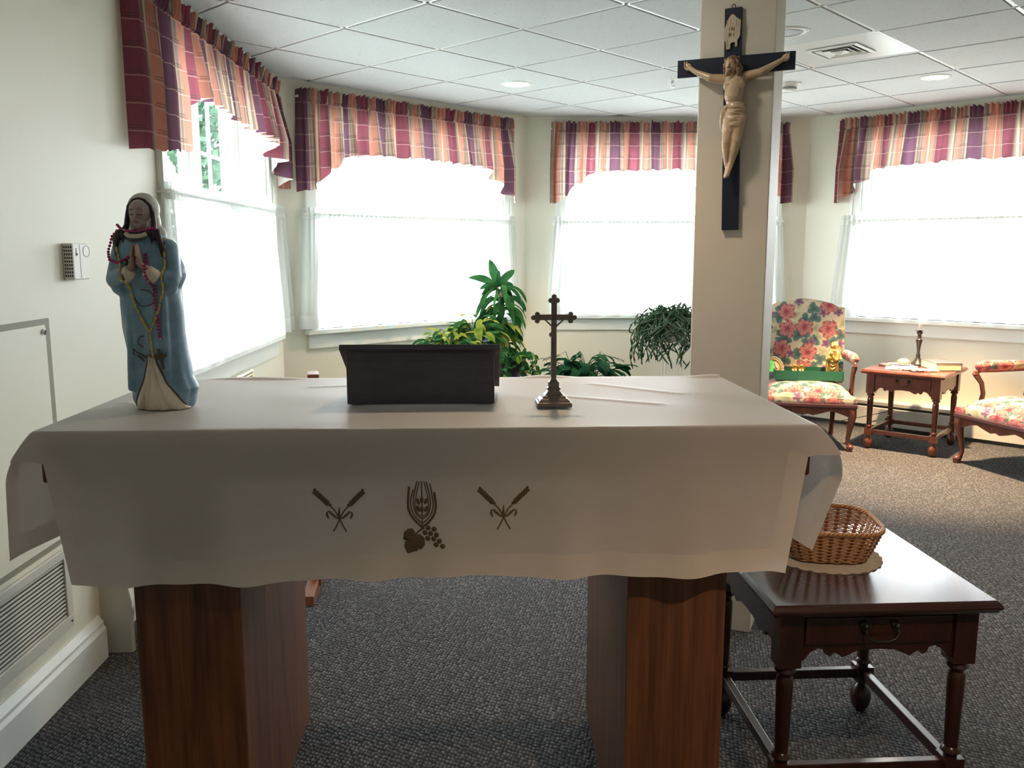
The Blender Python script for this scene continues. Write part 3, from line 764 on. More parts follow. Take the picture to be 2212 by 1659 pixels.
def blob(mb, cx, cz, rx, rz, ang=0, lift=.0026, seg=14, shape=None):
    c = on_front(cx, cz, lift); ring = []; mid = []
    for k in range(seg):
        a = 2 * PI * k / seg; r = shape(a) if shape else 1
        dx, dz = rx * r * math.cos(a), rz * r * math.sin(a); x, z = dx * math.cos(ang) - dz * math.sin(ang), dx * math.sin(ang) + dz * math.cos(ang)
        ring.append(on_front(cx + x, cz + z, .0008)); mid.append(on_front(cx + x * .7, cz + z * .7, lift * .9))
    b, _ = mb.add(ring + mid + [c], [])
    for k in range(seg):
        k2 = (k + 1) % seg; mb.f.append((b + k, b + k2, b + seg + k2, b + seg + k)); mb.f.append((b + seg + k, b + seg + k2, b + 2 * seg))
def wheat_pair(cx, cy):
    mb = MB()
    for s in (-1, 1):
        P_ = lambda a, b: epx(cx + s * a, cy + b)
        stitch(mb, [P_(x, y) for x, y in ((-14, 27), (-6, 13), (0, 0), (10, -18), (22, -30))], .0028)   # stalk
        for q in range(6):                                                # ear: paired kernels up the stalk
            x, y = 21 + q * 5.2, -30 - q * 5.0
            for sd, an in ((-1, .15), (1, 1.30)):
                ex, ez = P_(x + (1.5 if sd > 0 else 3.5) + sd * 1.2, y - (1.5 if sd < 0 else 3) - sd * 1.0)
                blob(mb, ex, ez, .0068, .0033, (an if s > 0 else PI - an))
        ex, ez = P_(51, -55); blob(mb, ex, ez, .0055, .0022, (.75 if s > 0 else PI - .75))
        stitch(mb, [P_(x, y) for x, y in ((0, 0), (8, -3), (16, -10), (22, -16), (27, -14), (27, -8), (23, 0))], [.002, .0042, .0048, .0035, .003, .0045, .0015])
    stitch(mb, [epx(cx, cy + 2), epx(cx - 1, cy - 10), epx(cx, cy - 26)], [.003, .0055, .001])
    return mb
for cx, cy, nm in ((738, 1118, 'left'), (1088, 1118, 'right')):
    wheat_pair(cx, cy).build('wheat_embroidery', M['emb'], CLOTH, smooth=True)
mb = MB()
cx = 913
for s in (-1, 1):
    for (pts, wd) in (
        (((2, 95), (14, 85), (26, 68), (30, 48), (27, 20 if s > 0 else 10)), .0048),
        (((1, 88), (14, 76), (23, 58), (24, 38), (18, 2 if s > 0 else 16)), .0028),
        (((1, 78), (10, 72), (17, 58), (18, 34), (10, -2)), .0026),
        (((1, 72), (7, 70), (13, 60), (14, 40), (5, -2)), .0022)):
        f_ = [epx(cx + s * a, 1042 + b) for a, b in pts]
        # smooth the curve
        g_ = []
        for i in range(len(f_) - 1):
            for q in range(4):
                tt = q / 4; p0 = f_[max(i - 1, 0)]; p1 = f_[i]; p2 = f_[i + 1]; p3 = f_[min(i + 2, len(f_) - 1)]
                g_.append(tuple(.5 * (2 * p1[k] + (p2[k] - p0[k]) * tt + (2 * p0[k] - 5 * p1[k] + 4 * p2[k] - p3[k]) * tt ** 2 + (3 * p1[k] - p0[k] - 3 * p2[k] + p3[k]) * tt ** 3) for k in (0, 1)))
        g_.append(f_[-1]); stitch(mb, g_, wd)
stitch(mb, [epx(cx, 1042 + y) for y in (98, 75, 50, 20, -2)], .0024)
for (dx, dy, an) in ((-8, 42, 1.9), (0, 38, PI / 2), (9, 40, 1.1), (-8, 57, 1.9), (0, 58, PI / 2), (9, 57, 1.1)):
    ex, ez = epx(cx + dx, 1042 + dy); blob(mb, ex, ez, .0072, .0036, an)
mb.build('grain_ear_embroidery', M['emb'], CLOTH, smooth=True)
mb = MB()
ex, ez = epx(914, 1139); blob(mb, ex, ez, .004, .0045)
stitch(mb, [epx(914, 1142), epx(906, 1147), epx(899, 1155)], .003)
for gx, gy in ((926, 1139), (939, 1141), (919, 1150), (931, 1151), (944, 1153), (925, 1162), (938, 1162), (950, 1166), (943, 1174), (957, 1177)):
    ex, ez = epx(gx, gy); blob(mb, ex, ez, .0054, .0054)
mb.build('grapes_embroidery', M['emb'], CLOTH, smooth=True)
mb = MB()
leaf = [(899, 1155), (893, 1143), (882, 1143), (873, 1151), (871, 1166), (877, 1163), (882, 1166), (875, 1172), (873, 1182), (880, 1198), (892, 1194), (902, 1191), (903, 1176), (906, 1181), (909, 1188), (918, 1178), (918, 1163), (910, 1155)]
cxl, czl = epx(893, 1171)
ring = []
for i in range(len(leaf)):
    a, b = leaf[i], leaf[(i + 1) % len(leaf)]
    for q in (0, .5): ring.append(epx(a[0] + (b[0] - a[0]) * q, a[1] + (b[1] - a[1]) * q))
n = len(ring); A_ = [on_front(x, z, .0008) for x, z in ring]; B_ = [on_front(cxl + (x - cxl) * .85, czl + (z - czl) * .85, .0026) for x, z in ring]; D_ = [on_front(cxl + (x - cxl) * .45, czl + (z - czl) * .45, .0026) for x, z in ring]
b, _ = mb.add(A_ + B_ + D_ + [on_front(cxl, czl, .0026)], [])
for k in range(n):
    k2 = (k + 1) % n
    mb.f += [(b + k, b + k2, b + n + k2, b + n + k), (b + n + k, b + n + k2, b + 2 * n + k2, b + 2 * n + k), (b + 2 * n + k, b + 2 * n + k2, b + 3 * n)]
mb.build('leaf_embroidery', M['emb'], CLOTH, smooth=True)

# ---- book stand seen from behind
TT = T + .0045
t = thing('book_stand', 'dark wooden book stand with sloped rest in the middle of the altar cloth', 'book stand', (-.159, 1.967, TT))
mb = MB(); mb.box(-.170, .170, 0, .014, 0, .128); mb.build('back_panel', M['lect'], t, bevel=.002)
for s in (-1, 1):
    mb = MB(); q = Matrix.Rotation(PI / 2, 4, 'Z')
    ol = [(.014, 0), (.165, 0), (.165, .012), (.150, .022), (.014, .116)]
    mb.prism([(x, z) for x, z in ol], -.008, .008, Matrix.Translation((s * .160, 0, 0)) @ q); mb.build('side_panel', M['lect'], t, bevel=.001)
mb = MB(); Ms = Matrix.Translation((0, -.014, .1325)) @ Matrix.Rotation(-math.radians(31), 4, 'X')
mb.box(-.183, .183, 0, .225, -.004, .009, Ms); mb.box(-.176, .176, .010, .215, .009, .011, Ms); mb.build('sloped_rest', M['lect'], t, bevel=.003)
mb = MB(); mb.box(-.183, .183, .205, .225, .009, .028, Ms); mb.build('book_ledge', M['lect'], t, bevel=.002)

# ---- small brass crucifix
t = thing('standing_crucifix', 'small tarnished brass crucifix on a stepped base standing on the altar cloth', 'crucifix', (.146, 1.948, TT), math.radians(2))
mb = MB()
def sq(mb, prof, seg_r=None):
    mb.loft([[(sx * r, sy * r * .85, z) for sx, sy in ((-1, -1), (1, -1), (1, 1), (-1, 1))] for r, z in prof], True)
sq(mb, [(.039, 0), (.0395, .004), (.039, .0095), (.036, .0105), (.0345, .014), (.030, .018), (.026, .0195), (.026, .0235), (.022, .0245), (.0185, .028), (.014, .0335), (.0125, .036), (.0155, .038), (.0155, .041), (.012, .043), (.012, .054), (.0075, .058), (.0055, .064), (.0052, .070)])
mb.build('stepped_base', M['brass'], t, bevel=.0008)
mb = MB(); mb.box(-.0064, .0064, -.004, .004, .066, .240); mb.box(-.040, .040, -.004, .004, .1955, .2085)
for cx_, cz_, dx, dz in ((0, .240, 0, 1), (-.038, .2015, -1, 0), (.038, .2015, 1, 0)):
    for a, b in ((dx * .0085, dz * .0085), (-dz * .0074, -abs(dx) * .0074), (dz * .0074, abs(dx) * .0074), (0, 0)):
        Mx = Matrix.Translation((cx_ + a, 0, cz_ + b)) @ Matrix.Rotation(PI / 2, 4, 'X'); mb.lathe([(.0052, -.0042), (.0060, -.002), (.0060, .002), (.0052, .0042)], seg=14, M=Mx)
mb.build('cross', M['brass'], t, bevel=.0006)
mb = MB(); fz = -.0075
for s in (-1, 1): capsule(mb, (s * .021, fz, .197), (s * .005, fz, .182), .0017, .0022)
capsule(mb, (0, fz, .182), (.001, fz - .001, .168), .0048, .0038); capsule(mb, (.001, fz, .166), (.0025, fz - .003, .145), .0045, .003); capsule(mb, (.0025, fz - .003, .145), (.001, fz, .120), .0028, .002)
ellipsoid(mb, (-.001, fz - .001, .192), (.0036, .0036, .0048)); ellipsoid(mb, (-.0065, fz, .163), (.0055, .004, .0055))
skin(mb, 'figure', M['brass'], t, .0009, 2)

# ================================================================== mahogany end tables
def end_table(name, label, loc, rz, woods):
    m, mt_ = woods
    W_, D_, H_ = .55, .60, .565
    t = thing(name, label, 'end table', loc, rz)
    mb = MB(); prof = [(0, H_ - .030), (.006, H_ - .030), (.012, H_ - .022), (.016, H_ - .018), (.016, H_ - .012), (.010, H_ - .004), (.004, H_)]
    rings = []
    for o_, z in [(-.03, H_ - .031)] + prof + [(-.012, H_)]:
        a, b = W_ / 2 - .016 + o_, D_ / 2 - .016 + o_; rings.append([(-a, -b, z), (a, -b, z), (a, b, z), (-a, b, z)])
    mb.loft(rings, True); top = mb.build('tabletop', mt_, t, bevel=.0012)
    lx, ly, hw = W_ / 2 - .062, D_ / 2 - .065, .027
    for sx, sy in ((-1, -1), (1, -1), (1, 1), (-1, 1)):
        mb = MB(); x, y = sx * lx, sy * ly
        mb.box(x - hw, x + hw, y - hw, y + hw, .395, H_ - .031)
        mb.lathe([(.016, .396), (.024, .388), (.026, .380), (.018, .372), (.016, .366), (.0195, .360), (.0205, .34), (.0175, .22), (.0165, .17), (.023, .163), (.024, .157), (.016, .150), (.016, .143)], (x, y, 0), 18)
        mb.box(x - .024, x + .024, y - .024, y + .024, .098, .145)
        mb.lathe([(.014, .098), (.013, .088), (.020, .078), (.029, .060), (.031, .042), (.027, .020), (.018, .006), (.012, 0)], (x, y, 0), 18)
        mb.build('leg', m, t, smooth=True, auto=35)
    z0, z1 = .395, H_ - .031
    def apron_outline(half):
        pts = [(-half, z1), (-half, .410)]
        pr = [(-1, .405), (-.93, .412), (-.86, .430), (-.76, .440), (-.68, .436), (-.66, .424), (-.60, .418), (-.55, .428), (-.50, .424), (-.44, .416), (-.36, .422), (-.24, .432), (0, .435)]
        L_ = [(p * half, z) for p, z in pr]; R_ = [(-p * half, z) for p, z in reversed(pr[:-1])]
        return [(-half, z1)] + L_ + R_ + [(half, z1)]
    for sy in (-1, 1):
        mb = MB(); y = sy * ly + (-.018 if sy < 0 else 0); mb.prism(apron_outline(lx - hw + .002), y, y + .018); mb.build('apron', m, t, bevel=.0015)
    for sx in (-1, 1):
        mb = MB(); mb.prism(apron_outline(ly - hw + .002), -.009, .009, Matrix.Translation((sx * (lx + .009), 0, 0)) @ Matrix.Rotation(PI / 2, 4, 'Z')); mb.build('apron', m, t, bevel=.0015)
    for sy in (-1, 1):
        mb = MB(); mb.box(-lx + .02, lx - .02, sy * ly - .011, sy * ly + .011, .108, .136); mb.build('stretcher', m, t, bevel=.002)
    for sx in (-1, 1):
        mb = MB(); mb.box(sx * lx - .011, sx * lx + .011, -ly + .02, ly - .02, .108, .136); mb.build('stretcher', m, t, bevel=.002)
    dw = MB(); yf = -ly - .018; dw.box(-lx + hw + .008, lx - hw - .008, yf - .007, yf + .004, .452, z1 - .016); dr = dw.build('drawer', m, t, bevel=.002)
    h = MB()
    for s in (-1, 1):
        h.lathe([(.0105, 0), (.0105, .003), (.006, .004), (.004, .010), (.007, .012), (.007, .016), (.001, .018)], seg=12, M=Matrix.Translation((s * .038, yf - .007, .500)) @ Matrix.Rotation(PI / 2, 4, 'X'))
    h.tube([(-.038, yf - .019, .500), (-.040, yf - .024, .484), (-.030, yf - .026, .470), (-.015, yf - .026, .466), (.015, yf - .026, .466), (.030, yf - .026, .470), (.040, yf - .024, .484), (.038, yf - .019, .500)], [.002, .0028, .003, .0034, .0034, .003, .0028, .002], 8)
    h.build('drawer_pull', M['bronze'], dr, smooth=True)
    return t
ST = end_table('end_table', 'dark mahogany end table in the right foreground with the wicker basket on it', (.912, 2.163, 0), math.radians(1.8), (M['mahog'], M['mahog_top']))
e2 = Vector((2.976 - 2.585, 5.54 - 5.89, 0)); a2 = math.atan2(e2.y, e2.x)
c2 = Vector((2.585, 5.89, 0)) + Vector((math.cos(a2), math.sin(a2), 0)) * .275 + Vector((-math.sin(a2), math.cos(a2), 0)) * .300
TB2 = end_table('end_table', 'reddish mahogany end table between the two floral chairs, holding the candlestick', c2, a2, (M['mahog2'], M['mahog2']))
HT = .565
# doily and basket
BX, BY, BR = .900, 2.215, math.radians(-8)
mb = MB(); rings = []
def scal(a, r): return r * (1 + .018 * abs(math.sin(a * 14)))
for r, z in ((.001, .0028), (.08, .0028), (.120, .0028), (.132, .004), (.138, .0030), (.148, .0012)):
    rings.append([(scal(2 * PI * k / 140, r) * math.cos(2 * PI * k / 140), scal(2 * PI * k / 140, r) * math.sin(2 * PI * k / 140) * 1.0, z + (.0015 * math.sin(k * 1.2) if r > .12 else 0)) for k in range(140)])
mb.loft(rings, False); mb.loft([[(x, y, .0002) for x, y, z in r] for r in rings[-1:]] + [[(x, y, .0012) for x, y, z in rings[-1]]], False)
o = mb.build('doily', M['doily'], None, smooth=True, M=Matrix.Translation((BX - .005, BY - .012, HT + .0005)) @ Matrix.Rotation(.1, 4, 'Z'))
tag(o, 'round ecru crocheted doily under the wicker basket', 'doily')
t = thing('wicker_basket', 'empty square orange-brown wicker basket on the foreground end table', 'basket', (BX, BY, HT + .0045), BR)
def sqr(a, r, n=3.6):
    c_, s_ = math.cos(a), math.sin(a); k = (abs(c_) ** n + abs(s_) ** n) ** (-1 / n); return r * k * c_, r * k * s_
HB = .088
def brad(z): return .097 + (.134 - .097) * (z / HB) ** .8
NS = 32
for_stakes = MB()
for k in range(NS):
    a = 2 * PI * (k + .5) / NS; rings = []
    for j in range(7):
        z = .002 + HB * j / 6; x, y = sqr(a, brad(z)); d = Vector((x, y, 0)); tn_ = Vector((-y, x, 0)).normalized(); nn = d.normalized()
        w_, h_ = .0048, .0011; p = Vector((x, y, z))
        rings.append([p - tn_ * w_ - nn * h_, p + tn_ * w_ - nn * h_, p + tn_ * w_ + nn * h_, p - tn_ * w_ + nn * h_])
    for_stakes.loft(rings, True)
for_stakes.build('stakes', M['wicker_d'], t)
wv = MB(); NR = 17
for r_ in range(NR):
    z = .005 + (HB - .008) * r_ / (NR - 1); pts = []
    for i in range(NS * 4 + 1):
        a = 2 * PI * i / (NS * 4); ph_ = math.sin(a * NS / 2 + (PI if r_ % 2 else 0)); rr = brad(z) + .0030 * ph_; x, y = sqr(a, rr); pts.append((x, y, z + .0004 * math.sin(i * 1.7 + r_)))
    wv.tube(pts, .0019, 5, cap=False, flat=1.0)
wv.build('weave', M['wicker'], t, smooth=True)
rm = MB()
for q in (0, PI * .667, PI * 1.333):
    pts = []
    for i in range(241):
        a = 2 * PI * i / 240; ang = a * 26 + q; rr = brad(HB) + .0036 * math.cos(ang); x, y = sqr(a, rr); pts.append((x, y, HB + .002 + .0036 * math.sin(ang)))
    rm.tube(pts, .0034, 6, cap=False)
rm.build('braided_rim', M['wicker'], t, smooth=True)
bs_ = MB(); bs_.loft([[(*sqr(2 * PI * k / 64, r), z) for k in range(64)] for r, z in ((.096, 0), (.0985, .002), (.098, .005), (.09, .006))], True); bs_.build('base', M['wicker_d'], t)

# ================================================================== painted statue
SX, SY, SZ = -.752, 1.965, T + .003
st_ = thing('praying_statue', 'tall blue-robed praying woman statue with a white veil on the left end of the altar', 'statue', (SX, SY, SZ), math.radians(-4))
K = .000315
def cz(y): return (1622 - y) * K
# silhouette read as left/right edges against height
sil = [(1622, 245, 640), (1590, 222, 655), (1560, 207, 662), (1520, 205, 668), (1480, 212, 682), (1440, 214, 664), (1400, 212, 645), (1300, 200, 632), (1200, 186, 617), (1100, 170, 608), (1050, 163, 604), (950, 160, 602), (880, 158, 598), (820, 158, 590), (770, 156, 584), (740, 140, 598), (700, 112, 618), (660, 100, 628), (620, 98, 622), (570, 105, 602), (500, 122, 570), (450, 140, 540), (415, 165, 505), (390, 205, 470), (372, 270, 410)]
rings = []; NSG = 72
for y, l, r in sil:
    c_ = ((l + r) / 2 - 405) * K; a = (r - l) / 2 * K; z = cz(y); rr = []
    b = a * (.62 if y > 800 else .66) + .004; low = max(0, min(1, (y - 760) / 500))
    for k in range(NSG):
        th = 2 * PI * k / NSG
        f = 1 + low * (.045 * math.sin(7 * th + y * .004) + .03 * math.sin(12 * th + 1.3 - y * .003)) * (1 - .75 * abs(math.cos(th)) ** 6)
        fx = 1 if abs(math.cos(th)) > .93 else f
        rr.append((c_ + a * math.cos(th) * fx, b * math.sin(th) * f + (.006 if y < 800 else 0), z))
    rings.append(rr)
mb = MB(); mb.loft(rings, True)
# sleeves and forearms
for s in (-1, 1):
    ox = -.013
    capsule(mb, (ox + s * .050, -.004, .355), (ox + s * .060, -.018, .300), .024, .024)
    capsule(mb, (ox + s * .060, -.024, .290), (ox + s * .030, -.050, .300), .0225, .018)
    capsule(mb, (ox + s * .056, -.020, .272), (ox + s * .040, -.030, .258), .018, .012)
# mantle edge draping down the middle
for x, z0, z1 in ((-.024, .27, .13), (.012, .27, .14), (.034, .25, .06), (-.042, .24, .05), (.0, .22, .16)):
    capsule(mb, (x, -.034, z0), (x * 1.1, -.040, z1), .008, .010)
robe = skin(mb, 'blue_mantle', M['s_blue'], None, .0028, 3)
bv = bvh_of([robe])
def sfront(x, z, lift=0, bvh=None):
    h = (bvh or bv).ray_cast(Vector((x, -.3, z)), Vector((0, 1, 0)))
    return Vector((x, h[0].y - lift, z)) if h[0] else Vector((x, -.02, z))
robe.parent = st_
# cream gown showing where the mantle parts
mb = MB(); nz, nx = 26, 22
def gl_(z):   # left / right edge of the opening (metres)
    t_ = 1 - z / .118
    l = -.001 - .045 * max(t_, 0) ** 1.25 ; r = .013 + .062 * max(t_, 0) ** 1.35
    return l, r
def GP(i, j):
    z = .118 * j / nz; l, r = gl_(z); x = l + (r - l) * i / nx; u = i / nx
    fold = .0030 * math.sin(u * 24 + z * 12) + .0016 * math.sin(u * 41 + 2)
    p = sfront(x, max(z, .004)); edge = min(1, min(u, 1 - u) / .12)
    p.z = z; p.y -= .002 + .006 * edge * (1 - .4 * z / .118) + fold * edge * (1 - .5 * z / .118); return p
mb.grid(GP, nx, nz); g = mb.build('ivory_gown', M['s_gown'], st_, smooth=True, solid=.006)
# dull gold border lines
def gold_line(p, r, n):
    f_ = [Vector(v) for v in p]; g_ = []
    for i in range(len(f_) - 1):
        p0, p1, p2, p3 = f_[max(i - 1, 0)], f_[i], f_[i + 1], f_[min(i + 2, len(f_) - 1)]
        for k in range(5 if len(f_) < 15 else 1):
            t_ = k / 5; g_.append(.5 * (2 * p1 + (p2 - p0) * t_ + (2 * p0 - 5 * p1 + 4 * p2 - p3) * t_ ** 2 + (3 * p1 - p0 - 3 * p2 + p3) * t_ ** 3))
    g_.append(f_[-1]); q = MB(); q.tube(g_, r, n); q.build('gold_border', M['s_gold'], st_, smooth=True)
gold_line([sfront(gl_(z)[0] - .002, z, .001) for z in [.003 + .112 * i / 20 for i in range(21)]] + [sfront(x, z, .001) for x, z in ((-.013, .122), (-.026, .130), (-.034, .137), (-.036, .127), (-.026, .121), (-.012, .110))], .0016, 6)
gold_line([sfront(gl_(z)[1] + .002, z, .001) for z in [.010 + .105 * i / 20 for i in range(21)]], .0017, 6)
gold_line([sfront(x, z, .001) for x, z in ((-.012, .118), (-.002, .124), (.010, .122), (.022, .126))], .0013, 6)
gold_line([sfront(x, z, .001) for x, z in ((-.012, .140), (-.022, .150), (-.020, .162), (-.008, .166))], .0011, 6)
gold_line([sfront(x, z, .001) for x, z in ((-.026, .250), (-.010, .232), (.012, .236), (.020, .247), (.008, .264), (-.012, .268))], .0011, 6)
for s in (-1, 1): gold_line([sfront(s * .040 + .004, z, .0015) for z in (.335, .325, .312, .300, .290)], .0026, 6)
# face, veil, hair, collar, hands
fc_ = MB(); ZF = .426; hx = -.0185
ellipsoid(fc_, (hx, -.005, ZF + .008), (.0245, .025, .030)); ellipsoid(fc_, (hx, -.010, ZF - .010), (.0185, .018, .021)); capsule(fc_, (hx, .0, ZF - .018), (hx, .002, ZF - .050), .013, .015)
capsule(fc_, (hx, -.0290, ZF + .013), (hx + .0002, -.0350, ZF - .0005), .0026, .0038)            # nose
ellipsoid(fc_, (hx, -.0245, ZF - .022), (.006, .0055, .005))                                     # chin
for s in (-1, 1):
    ellipsoid(fc_, (hx + s * .0100, -.0262, ZF + .0140), (.0068, .0042, .0024), (0, 0, 0))        # brow
    ellipsoid(fc_, (hx + s * .0097, -.0262, ZF + .0072), (.0050, .0042, .0030))                  # lowered lids
    ellipsoid(fc_, (hx + s * .0115, -.0165, ZF - .004), (.007, .007, .007))                      # cheek
    ellipsoid(fc_, (hx + s * .0026, -.0292, ZF - .0088), (.0044, .0030, .0016))            # lips
ellipsoid(fc_, (hx, -.0285, ZF - .0122), (.0042, .0032, .0018))
head = skin(fc_, 'face', M['s_face'], st_, .0013, 2)
ln = MB()
for s in (-1, 1):
    ln.tube([(hx + s * (.0095 + q), -.0305 + abs(q + (.0045 if False else 0)) * .15 + .0006, ZF + .0048 - .0010 * (1 - (q / .005) ** 2)) for q in (-.005, -.0025, 0, .0025, .005)], .0007, 5)
    ln.tube([(hx + s * (.0095 + q), -.0300 + abs(q) * .15, ZF + .0165 - .0012 * (q / .006) ** 2) for q in (-.006, -.003, 0, .003, .006)], .0006, 5)
ln.tube([(hx + q, -.0322 + abs(q) * .3, ZF - .0104) for q in (-.005, -.002, 0, .002, .005)], .0005, 5); ln.build('painted_lines', M['s_hair'], head)
vm = MB()
ellipsoid(vm, (hx, .010, ZF + .018), (.0355, .030, .036)); ellipsoid(vm, (hx - .002, .016, ZF - .012), (.036, .026, .045)); ellipsoid(vm, (hx, .020, ZF - .04), (.045, .022, .035))
veil = skin(vm, 'white_veil', M['s_veil'], st_, .0022, 3)
hm = MB()
for s in (-1, 1):
    path = [(hx, -.011, ZF + .039), (hx + s * .012, -.011, ZF + .036), (hx + s * .0235, -.009, ZF + .024), (hx + s * .0290, -.007, ZF + .004), (hx + s * .0305, -.010, ZF - .018), (hx + s * .034, -.020, ZF - .034), (hx + s * .042, -.026, ZF - .048)]
    hm.tube(path, [.004, .0045, .0048, .0052, .0062, .008, .007], 10)
    for a, b, c_ in ((.030, .060, .072), (.042, .056, .088), (.038, .064, .102) if s > 0 else (.036, .050, .090), (.022, .034, .060)):
        p1 = sfront(hx + s * a, ZF - .030); p2 = sfront(hx + s * b * .92, ZF - c_ * .75); p3 = sfront(hx + s * b * (.98 if s > 0 else .86), ZF - c_)
        hm.tube([p1 - Vector((0, .002, 0)), (p1 + p2) / 2 - Vector((-s * .003, .006, 0)), p2 - Vector((0, .001, 0)), p3], [.008, .006, .0045, .0012], 8)
ellipsoid(hm, (hx, -.010, ZF - .034), (.030, .014, .008)); 
skin(hm, 'hair', M['s_hair'], st_, .0016, 1)
cm_ = MB(); cm_.tube([(hx + .024 * math.sin(a), -.028 - .012 * math.cos(a) * .9, ZF - .034 - .009 * math.cos(a)) for a in [(-1.2 + 2.4 * i / 12) for i in range(13)]], .0052, 8); cm_.build('white_collar', M['s_gown'], st_, smooth=True)
gm = MB(); gm.tube([(hx + .025 * math.sin(a), -.031 - .012 * math.cos(a) * .9, ZF - .041 - .011 * math.cos(a)) for a in [(-1.2 + 2.4 * i / 12) for i in range(13)]], .0016, 6); gm.build('gold_neckline', M['s_gold'], st_, smooth=True)
hd = MB(); HX = -.006
for s in (-1, 1):
    o_ = HX + s * .0068
    capsule(hd, (HX + s * .026, -.052, .306), (HX + s * .011, -.064, .320), .0085, .0075)     # wrist
    ellipsoid(hd, (o_, -.068, .332), (.0052, .0095, .014), (-.15, s * -.05, 0))              # palm
    for q, (dy, l, r) in enumerate(((-.0078, .021, .0026), (-.0026, .0245, .0028), (.0024, .0235, .0027), (.0070, .019, .0024))):
        b0 = Vector((o_ - s * .001, -.069 + dy, .342)); b1 = b0 + Vector((-s * .0014, .002, l * .5)); b2 = b1 + Vector((-s * .0016, .0025, l * .5))
        capsule(hd, b0, b1, r + .0003, r, 8); capsule(hd, b1, b2, r, r * .75, 8)
    capsule(hd, (o_ + s * .002, -.060, .328), (o_ - s * .001, -.058, .346), .0034, .0026, 8)   # thumb
hands = skin(hd, 'praying_hands', M['s_skin'], st_, .0011, 1)
cf = MB()
for s in (-1, 1): cf.tube([(HX + s * .036, -.048, .294), (HX + s * .024, -.056, .304), (HX + s * .018, -.060, .311)], [.0165, .0150, .0135], 16)
cf.build('white_cuffs', M['s_gown'], st_, smooth=True)
fbv = None
def all_bvh():
    fs = []; vsx = []
    for o_ in (robe, head, hands):
        b = len(vsx); vsx.extend(v.co.copy() for v in o_.data.vertices); fs.extend(tuple(b + i for i in p.vertices) for p in o_.data.polygons)
    return BVHTree.FromPolygons(vsx, fs)
fbv = all_bvh()
MS = Matrix.Translation((SX, SY, SZ)) @ Matrix.Rotation(math.radians(-4), 4, 'Z')
def resample(pts, step):
    pts = [Vector(p) for p in pts]; out = [pts[0].copy()]; acc = 0
    for a, b in zip(pts, pts[1:]):
        L = (b - a).length; pos = 0
        while acc + (L - pos) >= step:
            pos += step - acc; acc = 0; out.append(a.lerp(b, pos / L))
        acc += L - pos
    return out
def rosary(label, chains, bmat, r, step, elong=1.0):
    t = thing('rosary', label, 'rosary', MS @ Vector((0, -.06, .2)))
    inv_ = Matrix.Translation(-(MS @ Vector((0, -.06, .2))))
    cd_ = MB(); bead = None; protos = MB(); protos.ball((0, 0, 0), r, 10, 7, (1, 1, elong)); me = None
    for ch in chains:
        path = []
        for (x, z, back) in ch:
            if back is None: p = sfront(x, z, r * 1.0, fbv)
            else: p = Vector((x, back, z))
            path.append(inv_ @ (MS @ p))
        # densify on the surface
        fine = []
        for (a, b), (ca, cb) in zip(zip(path, path[1:]), zip(ch, ch[1:])):
            for q in range(6):
                u = q / 6
                if ca[2] is None and cb[2] is None: pp = sfront(ca[0] + (cb[0] - ca[0]) * u, ca[1] + (cb[1] - ca[1]) * u, r, fbv); fine.append(inv_ @ (MS @ pp))
                else: fine.append(a.lerp(b, u))
        fine.append(path[-1])
        sm = [fine[0]] + [(fine[i - 1] + fine[i] * 2 + fine[i + 1]) / 4 - Vector((0, .0006, 0)) for i in range(1, len(fine) - 1)] + [fine[-1]]
        cd_.tube(sm, r * .3, 5)
        for i, p in enumerate(resample(sm, step)):
            if i % 11 == 10 : continue
            if me is None:
                bead = protos.build('bead', bmat, t, smooth=True); me = bead.data
            else:
                bead = bpy.data.objects.new('bead', me); COL.objects.link(bead); bead.parent = t
            bead.location = p
    cd_.build('cord', M['cord'], t, smooth=True)
    return t, inv_
def cx_(px): return (px - 405) * K
def L_(pts): return [(cx_(x), cz(y), b) for x, y, b in pts]
ros, inv_ = rosary('yellow bead rosary hanging in a long loop down the front of the statue',
    [L_([(178, 400, -.012), (190, 450, None), (225, 540, None), (262, 640, None), (285, 730, None), (310, 810, None), (340, 900, None), (380, 990, None), (425, 1068, None)]),
     L_([(520, 420, -.012), (535, 500, None), (545, 600, None), (540, 700, None), (522, 790, None), (500, 880, None), (470, 970, None), (425, 1068, None)]),
     L_([(428, 1090, None), (434, 1170, None), (438, 1250, None), (438, 1290, None)])], M['bead_y'], .0026, .0050, 1.25)
mb = MB(); c0 = sfront(cx_(490), cz(1255), .004, fbv)
a = math.radians(-12)
def rot2(x, z): return (x * math.cos(a) - z * math.sin(a), x * math.sin(a) + z * math.cos(a))
mb.box(-.0030, .0030, -.0012, .0012, -.024, .022, inv_ @ MS @ Matrix.Translation(c0) @ Matrix.Rotation(a, 4, 'Y')); mb.box(-.016, .016, -.0012, .0012, .002, .009, inv_ @ MS @ Matrix.Translation(c0) @ Matrix.Rotation(a, 4, 'Y'))
mb.lathe([(.0085, -.001), (.009, 0), (.0085, .001)], seg=14, M=inv_ @ MS @ Matrix.Translation(c0) @ Matrix.Rotation(a, 4, 'Y') @ Matrix.Translation((0, 0, .0055)) @ Matrix.Rotation(PI / 2, 4, 'X'))
mb.build('pendant_cross', M['s_gold'], ros, bevel=.0006)
